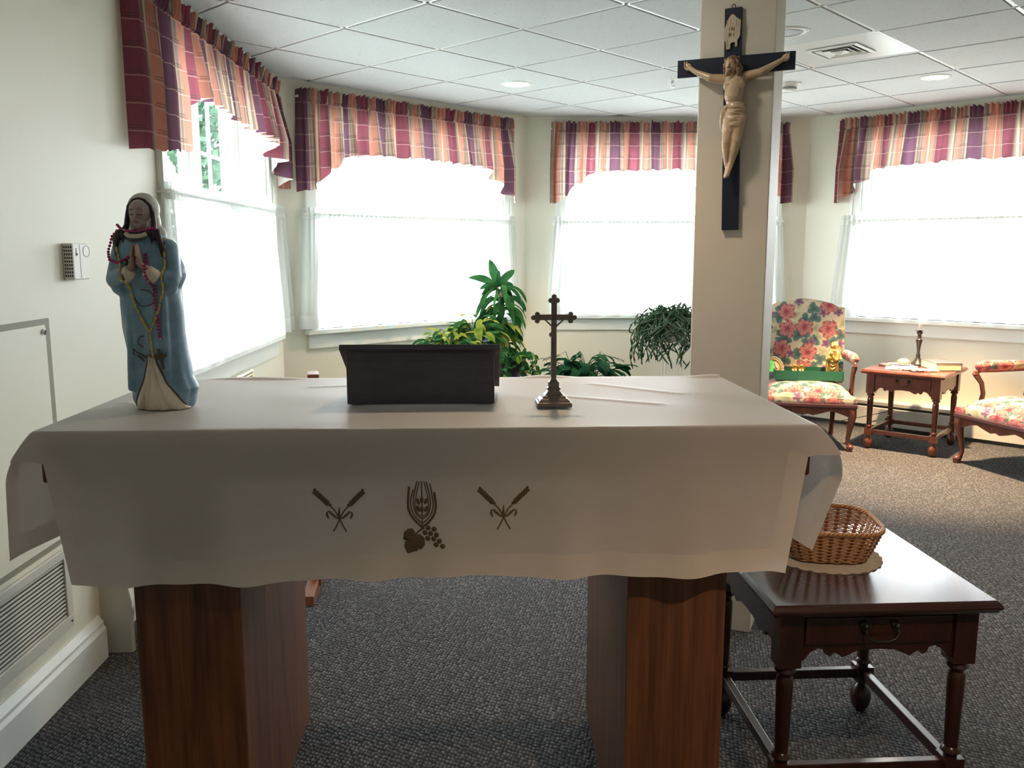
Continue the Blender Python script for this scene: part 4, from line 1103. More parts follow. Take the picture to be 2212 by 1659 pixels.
rosary('magenta glass bead rosary looped over the statue shoulder and praying hands',
    [L_([(478, 345, -.030), (430, 360, -.047), (370, 372, -.050), (300, 368, -.046), (240, 350, -.034), (190, 322, -.016)]),
     L_([(165, 372, -.006), (130, 400, -.004), (115, 450, -.004), (104, 505, -.010), (125, 555, None), (170, 578, None), (230, 585, None), (290, 560, None), (335, 530, None)]),
     L_([(425, 530, None), (440, 590, None), (452, 660, None), (458, 740, None), (475, 800, None), (470, 860, None), (476, 905, None), (485, 1000, None), (492, 1120, None)])], M['bead_p'], .0034, .0074, .95)
pn = inv_
# ================================================================== wall crucifix on the pillar
def pil(x, y, z): return MP @ Vector((x, y, z))
cr = thing('wall_crucifix', 'black wooden crucifix with an ivory figure and scroll, hung on the pillar', 'crucifix', pil(0, -.012, 1.45)); CI = Matrix.Translation(-pil(0, -.012, 1.45))
MC = CI @ MP
# cross leans very slightly: the foot hangs to the left
MCR = MC @ Matrix.Translation((-.006, -.001, 1.80)) @ Matrix.Rotation(math.radians(-1.2), 4, 'Y') @ Matrix.Translation((0, 0, -1.80))
mb = MB(); mb.box(-.028, .028, -.016, 0, 1.445, 2.168, MCR); mb.build('upright', M['ebony'], cr, bevel=.0015)
mb = MB(); mb.box(-.192, .192, -.0165, -.0005, 1.957, 2.015, MC @ Matrix.Translation((-.002, 0, 0))); mb.build('crossbeam', M['ebony'], cr, bevel=.0015)
mb = MB(); mb.tube([(.006 * math.cos(q), -.008, 2.174 + .006 * math.sin(q)) for q in [2 * PI * i / 16 for i in range(17)]], .0014, 6); mb.build('hanging_ring', M['bronze'], cr, M=MCR)
# scroll with the letters
sg = MB()
ol = [(-.020, 2.118), (-.012, 2.136), (-.004, 2.146), (.004, 2.144), (.012, 2.134), (.026, 2.125), (.025, 2.100), (.024, 2.078), (.016, 2.062), (.017, 2.046), (.014, 2.041), (.008, 2.043), (.008, 2.056), (.002, 2.057), (-.006, 2.055), (-.008, 2.037), (-.020, 2.036), (-.022, 2.058), (-.028, 2.070), (-.027, 2.100)]
sg.prism(ol, -.024, -.0165); 
for i, (x, l) in enumerate(((-.016, .03), (-.008, .02), (.010, .022), (.018, .026))): sg.tube([(x, -.024, 2.128), (x * 1.1, -.0245, 2.128 - l)], [.002, .0008], 5)
for x in (-.018, .014): sg.tube([(x, -.024, 2.066), (x, -.0245, 2.044)], [.0015, .002], 5)
scr = sg.build('scroll', M['scroll'], cr, bevel=.0015, M=MCR)
lt = MB()
def stroke(a, b, w_=.0014): 
    ax, az = a; bx, bz = b; d = Vector((bx - ax, 0, bz - az)).normalized(); nrm = Vector((-d.z, 0, d.x)) * w_ / 2
    A, B = Vector((ax, -.0255, az)), Vector((bx, -.0255, bz)); q = [A - nrm, B - nrm, B + nrm, A + nrm]
    lt.add(q + [v + Vector((0, .0025, 0)) for v in q], [(0, 1, 2, 3), (7, 6, 5, 4), (0, 4, 5, 1), (1, 5, 6, 2), (2, 6, 7, 3), (3, 7, 4, 0)])
z1, z0 = 2.105, 2.093
stroke((-.010, z0), (-.010, z1)); stroke((-.003, z0), (-.003, z1)); stroke((-.003, z1), (.005, z0)); stroke((.005, z0), (.005, z1))
z1, z0 = 2.087, 2.075
stroke((-.011, z0), (-.011, z1)); stroke((.004, z0), (.004, z1))
for a_, b_ in (((-.011, z1), (-.006, z1 - .001)), ((-.006, z1 - .001), (-.005, z1 - .004)), ((-.005, z1 - .004), (-.011, z1 - .006)), ((-.009, z1 - .006), (-.004, z0))): stroke(a_, b_)
lt.build('letters', M['ink'], scr, M=MCR)
# corpus: one continuous skin (x right, y out of the pillar is -)
cb = MB(); FK = 1.27
def fcap(m_, a_, b_, r0, r1, seg=20): capsule(m_, a_, b_, r0 * FK, r1 * FK, seg)
def fell(m_, c_, r, rot=(0, 0, 0)): ellipsoid(m_, c_, tuple(q * FK for q in r), rot)
sh = 1.945
S = lambda x, y, z: (x, -.034 - y, z)
fcap(cb, S(.006, .004, 1.925), S(.002, .010, 1.885), .026, .025)         # chest
fell(cb, S(-.010, .020, 1.912), (.017, .010, .014)); fell(cb, S(.018, .020, 1.914), (.017, .010, .014))
fcap(cb, S(.002, .006, 1.878), S(.006, .004, 1.845), .022, .021)         # belly
fcap(cb, S(.008, .004, 1.832), S(.010, .004, 1.815), .025, .025)         # hips
fcap(cb, S(-.020, 0, 1.937), S(-.030, 0, 1.940), .013, .012); fcap(cb, S(.026, 0, 1.938), S(.040, 0, 1.945), .013, .012)
for pts in (((-.030, 0, 1.940), (-.078, .004, 1.946), (-.128, -.004, 1.970), (-.148, -.006, 1.984)), ((.038, 0, 1.944), (.086, .006, 1.952), (.138, -.002, 1.980), (.152, -.006, 1.988))):
    rr = (.0125, .0105, .0068, .0062)
    for a_, b_, r0, r1 in zip(pts, pts[1:], rr, rr[1:]): fcap(cb, S(*a_), S(*b_), r0, r1)
    m1 = Vector(pts[0]).lerp(Vector(pts[1]), .55); fcap(cb, S(*pts[1]), S(*Vector(pts[1]).lerp(Vector(pts[2]), .4)), .0108, .009)
    # hand: palm and five fingers
    e = Vector(pts[3]); d = (e - Vector(pts[2])).normalized(); dz = Vector((0, 0, 1)); sgn = 1 if d.x > 0 else -1
    pc = e + d * .010; fell(cb, S(*pc), (.011, .0050, .0095), (0, -math.atan2(d.z, abs(d.x)) * sgn, 0))
    for q in range(4):
        b0 = pc + d * .006 + dz * (.0065 - q * .0044); b1 = b0 + d * .007 + Vector((0, .005, .0005)); b2 = b1 + Vector((-sgn * .001, .005, -.0035 * (1 if q else .8)))
        fcap(cb, S(*b0), S(*b1), .0024, .0022, 8); fcap(cb, S(*b1), S(*b2), .0022, .0018, 8)
    fcap(cb, S(*(pc + dz * .007 - d * .003)), S(*(pc + dz * .012 + d * .004 + Vector((0, .006, 0)))), .0026, .0020, 8)
fcap(cb, S(.004, .004, 1.945), S(-.004, .014, 1.962), .011, .010)        # neck
fell(cb, S(-.008, .024, 1.976), (.0155, .017, .0205), (0, -.30, 0))    # bowed head
fell(cb, S(-.012, .034, 1.959), (.0095, .010, .010))
fcap(cb, S(-.0100, .0455, 1.983), S(-.0120, .0490, 1.972), .0022, .0032, 12)                     # nose
for ex in (-.0155, -.0045):
    fell(cb, S(ex, .0430, 1.9865), (.0052, .0036, .0020), (0, .3, 0)); fell(cb, S(ex, .0425, 1.9805), (.0036, .0034, .0024)); fell(cb, S(ex - .001, .0385, 1.9705), (.0055, .0055, .0055))
fell(cb, S(-.0128, .0445, 1.9640), (.0042, .0030, .0016))
for sx in (-1, 1):                                                                              # chest, ribs, belly
    fell(cb, S(.004 + sx * .015, .0215, 1.918), (.0150, .0100, .0125)); 
    for q in range(4): fcap(cb, S(.004 + sx * .007, .0265 - q * .0012, 1.900 - q * .0065), S(.003 + sx * .024, .013, 1.893 - q * .0068), .0026, .0022, 8)
    for q in range(3): fell(cb, S(.005 + sx * .0065, .0215, 1.872 - q * .010), (.0058, .0052, .0052))
for (k0, k1, k2, k3) in (((-.004, .008, 1.805), (-.014, .022, 1.735), (-.013, .006, 1.665), (-.008, .006, 1.648)), ((.022, .008, 1.805), (.019, .024, 1.738), (.003, .010, 1.668), (-.003, .012, 1.650))):
    fcap(cb, S(*k0), S(*k1), .0185, .0130); fcap(cb, S(*k1), S(*Vector(k1).lerp(Vector(k2), .4)), .0128, .0125); fcap(cb, S(*Vector(k1).lerp(Vector(k2), .4)), S(*k2), .0125, .0075); fcap(cb, S(*k2), S(*k3), .0075, .0080)
    f1 = Vector(k3) + Vector((-.004, .014, -.024)); fcap(cb, S(*k3), S(*f1), .0078, .0065)
    for q in range(5): fcap(cb, S(*(f1 + Vector((-.0052 + q * .0026, 0, 0)))), S(*(f1 + Vector((-.0056 + q * .0027, .003, -.0075 + q * .0009)))), .0024, .0018, 8)
body = skin(cb, 'figure', M['corpus'], cr, .00135, 3)
body.data.transform(MC)
lc = MB()
def lcap(m_, a_, b_, r0, r1, seg=20): capsule(m_, a_, b_, r0 * 1.14, r1 * 1.12, seg)
lcap(lc, S(.008, .004, 1.842), S(.009, .005, 1.806), .0285, .0295); lcap(lc, S(-.004, .010, 1.805), S(-.006, .016, 1.770), .0225, .0195); lcap(lc, S(.022, .010, 1.805), S(.018, .016, 1.782), .0225, .0185)
for i in range(7):
    z = 1.842 - i * .010; lc.tube([S(.008 + .030 * math.cos(a_), .008 + .030 * math.sin(a_), z + .006 * math.cos(a_ + .6) * (1 if i % 2 else -.4)) for a_ in [-.3 + 3.7 * k / 14 for k in range(15)]], .0026, 6)
for x, l in ((-.020, .075), (-.026, .080), (-.031, .070)):
    lc.tube([S(-.016, .022, 1.846), S(x, .020, 1.830), S(x - .003, .014, 1.800), S(x - .002, .008, 1.846 - l)], [.004, .006, .0068, .0058], 8)
fell(lc, S(-.017, .024, 1.845), (.008, .007, .006))
o = skin(lc, 'loincloth', M['corpus'], cr, .0020, 1); o.data.transform(MC)
hr = MB()
ellipsoid(hr, S(-.006, .014, 1.990), (.0225, .019, .0205), (0, -.3, 0))
for x0, x1, y_, z0, z1 in ((.014, .022, .020, 1.984, 1.944), (.016, .028, .012, 1.980, 1.946), (-.027, -.028, .022, 1.984, 1.956), (.012, .018, .030, 1.980, 1.940)):
    hr.tube([S(x0, y_, z0), S((x0 + x1) / 2 + .003, y_ + .002, (z0 + z1) / 2), S(x1 - .002, y_, z1)], [.008, .008, .003], 8)
for i in range(14):
    a_ = 2 * PI * i / 14; p_ = Vector(S(-.006 + .0225 * math.cos(a_), .018 + .0190 * math.sin(a_), 1.997 + .004 * math.cos(a_))); capsule(hr, p_, p_ + Vector((.004 * math.cos(a_ + 1), -.002, .004)), .0032, .0016, 6)
ellipsoid(hr, S(-.0135, .0405, 1.9515), (.0105, .0090, .0110)); capsule(hr, S(-.022, .036, 1.968), S(-.018, .040, 1.956), .0035, .0050, 8); capsule(hr, S(-.001, .037, 1.968), S(-.007, .041, 1.956), .0035, .0050, 8)
for s_ in (-1, 1): capsule(hr, S(-.0130, .0490, 1.9680), S(-.0130 + s_ * .0065, .0450, 1.9645), .0018, .0016, 8)
for x0, x1, y_, z0, z1 in ((-.022, -.030, .030, 1.992, 1.966), (-.024, -.031, .020, 1.988, 1.950), (.011, .022, .030, 1.988, 1.952), (.015, .030, .022, 1.982, 1.936), (.008, .021, .034, 1.994, 1.962)):
    hr.tube([S(x0, y_, z0), S((x0 + x1) / 2 + .003, y_ + .003, (z0 * 2 + z1) / 3), S((x0 + x1) / 2 - .001, y_ + .002, (z0 + z1 * 2) / 3), S(x1, y_, z1)], [.0045, .0055, .0048, .0015], 8)
o = skin(hr, 'hair_and_beard', M['corpus_hair'], cr, .0011, 1); o.data.transform(MC)

# ================================================================== floral armchairs
def chair(label, loc, rz):
    t = thing('floral_armchair', label, 'armchair', loc, rz)
    fw, bw, dp = .31, .27, .285           # half widths front/back, half depth
    # seat rail, shaped front
    z1, z0 = .322, .262
    def rail(p, q, name='seat_rail'):
        p, q = Vector((*p, 0)), Vector((*q, 0)); L = (q - p).length; a = math.atan2(q.y - p.y, q.x - p.x)
        pr = [(0, .232), (.07, .248), (.16, .268), (.25, .278), (.36, .258), (.44, .246), (.5, .256)]
        pts = [(0, z1)] + [(u * L, z) for u, z in pr] + [((1 - u) * L, z) for u, z in reversed(pr[:-1])] + [(L, z1)]
        if name == 'back_rail': pts = [(0, z1), (0, z0), (L, z0), (L, z1)]
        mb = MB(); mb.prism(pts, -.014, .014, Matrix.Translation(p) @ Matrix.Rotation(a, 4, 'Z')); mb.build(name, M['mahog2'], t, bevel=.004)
    F, B = -dp, dp
    rail((-fw + .02, F + .02), (fw - .02, F + .02)); rail((-fw + .02, F + .02), (-bw + .02, B - .03)); rail((fw - .02, F + .02), (bw - .02, B - .03)); rail((-bw, B - .03), (bw, B - .03), 'back_rail')
    # seat cushion: domed, rounded
    mb = MB(); n = 24
    def SP(i, j):
        u, v = -1 + 2 * i / n, -1 + 2 * j / n; e = max(abs(u), abs(v))
        uu, vv = u * (1 - .08 * v * v * abs(u)), v * (1 - .05 * u * u)
        wdt = fw + .012 - (fw - bw) * (vv + 1) / 2
        z = .352 + .108 * (1 - abs(u) ** 3.2) ** .5 * (1 - abs(v) ** 3.2) ** .5
        return (uu * wdt, vv * (dp + .006), z)
    mb.grid(SP, n, n)
    def ring(z, o_): return [(-fw - o_, F - o_, z), (fw + o_, F - o_, z), (bw + o_, B + o_ - .01, z), (-bw - o_, B + o_ - .01, z)]
    mb.loft([ring(.310, .002), ring(.345, .010), ring(.372, .006)], True)
    mb.build('seat_cushion', M['floral'], t, smooth=True, cube=True, auto=60)
    mb = MB(); mb.loft([ring(.300, .006), ring(.307, .013), ring(.328, .013), ring(.334, .006)], True); mb.build('fringe_trim', M['fringe'], t, bevel=.003)
    # back: cambered top, slight rake
    Mb = Matrix.Translation((0, B - .035, .36)) @ Matrix.Rotation(-math.radians(9), 4, 'X')
    hw = .292; H = .625
    def top(x): return H + .045 * math.cos(x / hw * PI / 2) ** 2 - (.018 if abs(x) > hw * .72 else 0) * min(1, (abs(x) - hw * .72) / .03)
    ol = [(-hw, .045), (hw, .045), (hw + .004, .30), (hw, H - .02)] + [(x, top(x)) for x in [hw - 2 * hw * i / 24 for i in range(25)]] + [(-hw, H - .02), (-hw - .004, .30)]
    mb = MB(); mb.prism(ol, -.035, .04, Mb); bk = mb.build('backrest', M['floral'], t, bevel=.022, seg=4, cube=True, smooth=True, auto=40)
    # legs
    def leg(x, y, s, front):
        if front:
            pts = [(x, y, .325), (x + s * .010, y - .012, .29), (x + s * .014, y - .016, .25), (x + s * .004, y - .006, .16), (x - s * .006, y + .002, .08), (x + s * .002, y - .008, .035), (x + s * .008, y - .018, .012)]
            rs = [.030, .032, .028, .020, .0145, .017, .020]
        else:
            pts = [(x, y, .325), (x, y + .004, .28), (x, y + .014, .18), (x, y + .034, .08), (x, y + .045, .02), (x, y + .048, .004)]; rs = [.022, .021, .018, .0155, .018, .018]
        mb = MB(); mb.tube(pts, rs, 14)
        if front: mb.ball((x + s * .010, y - .020, .028), .024, 12, 8, (1, 1.1, .85)); mb.box(x - .018 + s * .006, x + .018 + s * .006, y - .036, y + .004, 0, .016)
        else: mb.box(x - .015, x + .015, y + .030, y + .062, 0, .010)
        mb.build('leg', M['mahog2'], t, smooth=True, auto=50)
    for s in (-1, 1): leg(s * (fw - .028), F + .032, s, True); leg(s * (bw - .03), B - .035, s, False)
    for s in (-1, 1):
        xa = s * (fw - .004)
        mb = MB(); mb.tube([(xa - s * .006, -.085, .33), (xa, -.10, .40), (xa + s * .004, -.085, .45), (xa + s * .003, -.105, .52), (xa + s * .006, -.150, .575), (xa + s * .006, -.165, .590)], [.018, .017, .015, .0155, .019, .017], 12)
        mb.tube([(xa + s * .005, -.165, .590), (xa + s * .004, -.12, .603), (xa, .0, .600), (xa - s * .016, .20, .603), (xa - s * .02, .225, .605)], [.014, .013, .012, .012, .013], 10)
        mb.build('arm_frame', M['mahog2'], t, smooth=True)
        mb = MB(); mb.tube([(xa + s * .005, -.150, .622), (xa + s * .005, -.140, .628), (xa + s * .003, -.08, .635), (xa, .02, .634), (xa - s * .012, .13, .634), (xa - s * .016, .20, .634)], [.018, .030, .034, .034, .033, .028], 14)
        mb.build('arm_pad', M['floral'], t, smooth=True, cube=True)
    return t
e1 = Vector((2.636 - 2.50, 6.324 - 5.79, 0)).normalized(); a1 = math.atan2(e1.y, e1.x) - PI / 2
def chair_at(front_right, ang, label, right=True):
    v = Matrix.Rotation(ang, 4, 'Z') @ Vector((.282 if right else -.282, -.262, 0))
    return chair(label, Vector((*front_right, 0)) - v, ang)
C1 = chair_at((2.495, 5.80), a1, 'floral armchair right of the pillar, holding the dark green box and gold figures')
a3 = math.atan2(.18, .546) - PI / 2 + math.radians(-4)
chair_at((3.085, 5.445), a3, 'floral armchair cut off by the right edge of the photo, with an empty seat', right=False)

# ---- things on the left chair (in chair coordinates)
MC1 = C1.matrix_basis.copy()
MC1 = Matrix.Translation(C1.location) @ Matrix.Rotation(a1, 4, 'Z')
ST_Z = .462
def onc(x, y, z): return MC1 @ Vector((x, y, z))
gb = thing('green_box', 'dark green open-topped cardboard box lying on the seat of the floral armchair', 'box', onc(.015, .045, ST_Z), a1 + .05)
mb = MB()
bw_, bd_, bh_ = .235, .125, .068
mb.box(-bw_, bw_, -bd_, bd_, 0, .003); mb.build('base', M['green_box'], gb)
for (x0, x1, y0, y1) in ((-bw_, bw_, -bd_, -bd_ + .003), (-bw_, bw_, bd_ - .003, bd_), (-bw_, -bw_ + .003, -bd_ + .003, bd_ - .003), (bw_ - .003, bw_, -bd_ + .003, bd_ - .003)):
    mb = MB(); mb.box(x0, x1, y0, y1, .003, bh_); mb.build('side_panel', M['green_box'], gb)
nt = thing('green_note', 'bright green paper note propped at the left arm of the floral armchair', 'note', onc(-.262, -.030, .512), a1 + .1)
mb = MB(); Mn = Matrix.Rotation(-.15, 4, 'X'); mb.box(-.038, .038, 0, .0006, 0, .080, Mn); mb.build('paper', M['note'], nt)
mb = MB()
for i, (z, a_, b_) in enumerate(((.070, -.032, -.020), (.060, -.010, .020), (.052, -.012, .024), (.044, -.010, .018), (.034, -.014, .022), (.024, -.008, .020), (.016, -.012, .012))):
    mb.box(a_, b_, -.0006, 0, z - .0011, z + .0011, Mn)
mb.build('handwriting', mat('dark green ink', (.02, .14, .05), .8), nt)
# gold madonna figurine standing in the box by the right arm
def gold_madonna(loc, rz, s):
    mb = MB()
    capsule(mb, (0, 0, .02), (0, .002, .10), .040, .030); capsule(mb, (0, 0, .10), (.004, 0, .150), .034, .026); ellipsoid(mb, (.006, -.004, .182), (.018, .018, .022)); ellipsoid(mb, (.010, .004, .184), (.024, .018, .028)); capsule(mb, (.010, .006, .17), (.018, .006, .12), .018, .022)
    capsule(mb, (-.022, -.012, .145), (-.030, -.030, .110), .012, .012); capsule(mb, (-.030, -.030, .112), (-.004, -.038, .118), .011, .010); capsule(mb, (.026, -.010, .145), (.026, -.030, .108), .012, .012)
    ellipsoid(mb, (-.010, -.036, .142), (.011, .011, .013)); capsule(mb, (-.008, -.034, .128), (.010, -.036, .104), .012, .011)
    for i in range(6): capsule(mb, (-.026 + i * .010, -.026, .095), (-.030 + i * .013, -.034, .006), .006, .0075)
    for i in range(3): mb.tube([(-.028, -.020, .11 - i * .02), (.0, -.040, .095 - i * .022), (.030, -.022, .10 - i * .015)], .0045, 8)
    mb.loft([[(.036 * math.cos(q), .030 * math.sin(q) - .004, z) for q in [2 * PI * k / 24 for k in range(24)]] for z in (0, .010)], True)
    o = skin(mb, 'gold_madonna', M['gold'], None, .0028, 1); o.data.transform(Matrix.Scale(s, 4)); o.location = loc; o.rotation_euler = (0, 0, rz); return o
o = gold_madonna(onc(.190, .085, ST_Z + .0045), a1, 1.25); tag(o, 'gold standing mother and child figurine at the right of the floral armchair', 'figurine')
# oval gold plaque with lace
ov = thing('oval_gold_plaque', 'oval gilt plaque with ruffled lace edge leaning at the left of the green box', 'plaque', onc(-.165, .060, ST_Z + .0045), a1)
Mo = Matrix.Rotation(-.35, 4, 'X') @ Matrix.Rotation(-.42, 4, 'Y') @ Matrix.Translation((0, 0, .085))
mb = MB(); N_ = 64
mb.loft([[(r * 1.0 * math.cos(2 * PI * k / N_) * (1 + (.05 * math.sin(k * PI / 2) if r > .04 else 0)), y_ + (.003 * math.sin(k * PI / 2) if r > .04 else 0), r * 1.45 * math.sin(2 * PI * k / N_)) for k in range(N_)] for r, y_ in ((.028, .004), (.045, .003), (.054, .0), (.054, .002), (.028, .006))], True, Mo); mb.build('lace_edge', M['doily'], ov, smooth=True)
mb = MB(); mb.loft([[(r * math.cos(2 * PI * k / 40), y_, r * 1.55 * math.sin(2 * PI * k / 40)) for k in range(40)] for r, y_ in ((.034, .002), (.036, -.003), (.032, -.006), (.029, -.002))], True, Mo); mb.build('gilt_rim', M['gold'], ov, smooth=True)
mb = MB(); mb.loft([[(r * math.cos(2 * PI * k / 40), y_, r * 1.55 * math.sin(2 * PI * k / 40)) for k in range(40)] for r, y_ in ((.029, -.001), (.020, -.0025), (.001, -.003))], True, Mo); capsule(mb, Mo @ Vector((0, -.004, -.018)), Mo @ Vector((0, -.004, .008)), .007, .006, 8); mb.ball(Mo @ Vector((0, -.005, .018)), .006); mb.build('relief_centre', mat('cream relief', (.75, .55, .34), .5), ov, smooth=True)
for i, (x, l_) in enumerate(((-.070, 'left'), (-.022, 'right'))):
    mb = MB(); capsule(mb, (0, 0, .010), (.002, 0, .055), .017, .012); ellipsoid(mb, (.003, -.004, .078), (.012, .012, .014)); capsule(mb, (-.012, -.006, .05), (-.006, -.018, .036), .007, .006); capsule(mb, (.014, -.006, .05), (.008, -.018, .036), .007, .006)
    for s in (-1, 1): ellipsoid(mb, (s * .016, .010, .062), (.012, .004, .020), (0, s * .4, 0))
    mb.loft([[(.018 * math.cos(q), .016 * math.sin(q), z) for q in [2 * PI * k / 20 for k in range(20)]] for z in (0, .008)], True)
    o = skin(mb, 'gold_cherub', M['gold'], None, .0022, 1); o.location = onc(x, .085, ST_Z + .0045); o.rotation_euler = (0, 0, a1)
    tag(o, '%s one of two small gold winged cherubs in the green box' % l_, 'figurine', 'gold cherubs in the green box')

# ---- things on the far end table (table coordinates: x along its drawer side, -y front)
MT2 = Matrix.Translation(c2) @ Matrix.Rotation(a2, 4, 'Z')
def on2(x, y, z=0): return MT2 @ Vector((x, y, HT + z))
cs = thing('candlestick', 'dark bronze candlestick holding a white candle on the far end table', 'candlestick', on2(-.03, .175, .0005))
mb = MB(); mb.lathe([(.048, 0), (.050, .006), (.044, .014), (.034, .022), (.026, .034), (.018, .050), (.013, .066), (.016, .072), (.013, .078), (.010, .095), (.0115, .115), (.015, .145), (.020, .172), (.024, .180), (.019, .188), (.012, .196), (.015, .206), (.011, .214), (.016, .226), (.022, .236), (.022, .242), (.012, .246), (.012, .252)], seg=20); mb.build('stem', M['bronze'], cs, smooth=True)
mb = MB(); mb.lathe([(.012, .250), (.030, .252), (.034, .256), (.033, .257), (.012, .254)], seg=24); mb.build('drip_pan', M['glass_gray'], cs, smooth=True)
cdl = MB(); cdl.lathe([(.0105, .250), (.0105, .330), (.0095, .342), (.003, .344)], seg=16); co = cdl.build('candle', M['wax'], None, smooth=True, M=Matrix.Translation(on2(-.03, .175, .0045))); tag(co, 'white candle stub standing in the dark bronze candlestick', 'candle')
wk = MB(); wk.tube([(0, 0, .343), (.001, 0, .352)], .0009, 5); wk.build('wick', M['dark_slot'], co, M=Matrix.Translation(on2(-.03, .175, .0045)))
bk = thing('thick_book', 'thick grey-covered book with cream page edges lying on the far end table', 'book', on2(.150, .075, .0005), a2 + math.radians(38))
mb = MB(); mb.box(-.085, .085, -.120, .120, .003, .050); mb.build('pages', M['pagecream'], bk, bevel=.002)
mb = MB(); mb.box(-.088, .089, -.123, .123, 0, .003); mb.box(-.088, .089, -.123, .123, .050, .053); mb.box(.086, .089, -.123, .123, .003, .050); mb.build('cover', M['bookcover'], bk)
papers = [((-.07, -.06), .3, (.105, .14), 'large printed leaflet spread in the middle of the far end table', (.80, .74, .60)), ((-.12, .13), -.5, (.08, .055), 'bluish brochure at the back left of the far end table', (.20, .24, .32)), ((-.13, .08), .2, (.075, .05), 'pale grey booklet under the bluish brochure', (.5, .5, .52)), ((.08, -.12), -.9, (.07, .09), 'yellowish sheet near the front right corner of the far end table', (.82, .68, .42))]
for i, ((x, y), r_, (a_, b_), lb, col) in enumerate(papers):
    m = mat('printed sheet %d' % i, col, .6); t_ = NT(m); c_ = t_.coord(); br = t_.n('ShaderNodeTexBrick', {'Vector': t_.mapping(c_, (34, 34, 1)), 'Color1': (*[q * .72 for q in col], 1), 'Color2': (*col, 1), 'Mortar': (*col, 1), 'Mortar Size': .06}); t_.base(br.outputs[0])
    mb = MB(); n_ = 8
    mb.grid(lambda p, q: (-a_ + 2 * a_ * p / n_, -b_ + 2 * b_ * q / n_, .0014 + .0022 * abs(math.sin(p * .8 + i))), n_, n_)
    o = mb.build('leaflet', m, None, smooth=True, solid=.0008); o.location = on2(x, y, .0012 + i * .0032 * (1 if i in (1, 2) else .4)); o.rotation_euler = (0, 0, a2 + r_); tag(o, lb, 'paper', 'papers on the far end table')
o = MB(); o.loft([[(r * 1.25 * math.cos(q), r * math.sin(q), z) for q in [2 * PI * k / 24 for k in range(24)]] for r, z in ((.034, 0), (.036, .006), (.032, .014), (.026, .017))], True)
o = o.build('glasses_case', M['bookcover'], None, smooth=True); o.location = on2(-.195, -.015, .001); o.rotation_euler = (0, 0, a2); tag(o, 'small bluish black oval case near the left edge of the far end table', 'case')
m = mat('ribbed shell', (.42, .35, .24), .6); t_ = NT(m); t_.base(t_.ramp(t_.n('ShaderNodeTexWave', {'Vector': t_.coord(), 'Scale': 45, 'Distortion': 1.5}).outputs[0], [(.3, (.16, .12, .08)), (.6, (.62, .54, .40))]))
mb = MB(); N_ = 48; mb.loft([[(r * 1.35 * (1 + .05 * math.sin(12 * 2 * PI * k / N_)) * math.cos(2 * PI * k / N_), r * math.sin(2 * PI * k / N_) * (1 + .05 * math.sin(12 * 2 * PI * k / N_)), z) for k in range(N_)] for r, z in ((.026, 0), (.033, .010), (.031, .024), (.022, .036), (.010, .042), (.001, .043))], True)
o = mb.build('ribbed_shell', m, None, smooth=True); o.location = on2(-.105, .10, .008); o.rotation_euler = (0, 0, a2); tag(o, 'ribbed tan sea shell beside the candlestick foot', 'shell')
rz_ = thing('rosary', 'brown rosary with reddish beads heaped at the front of the far end table', 'rosary', on2(.035, -.195, .0012), a2)
mb = MB(); mb.ball((0, 0, 0), .0042, 8, 6); me = None; path = []
for i in range(46):
    u = i / 45; path.append(Vector((-.11 + .20 * u + .012 * math.sin(u * 31), .030 * math.sin(u * 14) * (1 - .3 * u), .0046 + .0035 * abs(math.sin(u * 17)))))
for p_ in path:
    if me is None: b_ = mb.build('bead', M['mahog2'], rz_, smooth=True); me = b_.data
    else: b_ = bpy.data.objects.new('bead', me); COL.objects.link(b_); b_.parent = rz_
    b_.location = p_
mb = MB(); mb.tube(path, .0012, 5); mb.build('cord', M['bronze'], rz_); mb = MB(); mb.box(.085, .130, -.003, .003, .001, .004); mb.box(.108, .114, -.014, .014, .001, .004); mb.build('pendant_cross', M['gold'], rz_)

# black cable hanging behind the end table
mb = MB(); q0 = wp(frame(WALLS[4]), .60, .075, .15); q1 = wp(frame(WALLS[4]), .35, .085, .02)
mb.tube([wp(frame(WALLS[4]), .82, .08, .17), wp(frame(WALLS[4]), .62, .09, .10), wp(frame(WALLS[4]), .42, .10, .035), wp(frame(WALLS[4]), .25, .12, .006)], .003, 6)
tag(mb.build('power_cable', M['dark_slot'], None, smooth=True), 'thin black cable sloping down along the heater behind the far end table', 'cable')

# ---- frame leaning against the left wall, wooden stand
pf = thing('picture_frame', 'gilt framed picture leaning against the left wall below the window', 'picture frame', (-1.185, 4.39, 0), PI / 2)
Mf = Matrix.Rotation(-math.radians(9), 4, 'X')
fw_, fh_, ft = .28, .755, .045
mb = MB(); prof = [(0, 0), (.004, .018), (.014, .024), (.026, .018), (.032, .020), (.042, .012), (.045, 0)]
def rect(o_, y_): return [(-fw_ + o_, -y_, o_), (fw_ - o_, -y_, o_), (fw_ - o_, -y_, fh_ - o_), (-fw_ + o_, -y_, fh_ - o_)]
mb.loft([rect(a_, b_) for a_, b_ in prof] + [rect(.045, -.004), rect(0, -.004), rect(0, 0)], False, Mf); mb.build('gilt_moulding', M['goldframe'], pf, bevel=.001)
mb = MB(); mb.box(-fw_ + .044, fw_ - .044, -.004, .002, .044, fh_ - .044, Mf); mb.build('picture', M['glass_gray'], pf)
ws = thing('wooden_stand', 'reddish wooden post of a stand just showing above the back edge of the altar', 'wooden stand', (-.725, 3.42, 0), math.radians(6))
mb = MB(); Mq = Matrix.Rotation(math.radians(1.3), 4, 'Y'); mb.box(-.022, .022, -.05, .05, .02, .895, Mq @ Matrix.Rotation(.12, 4, 'Z')); mb.build('post', M['redwood'], ws, bevel=.003)
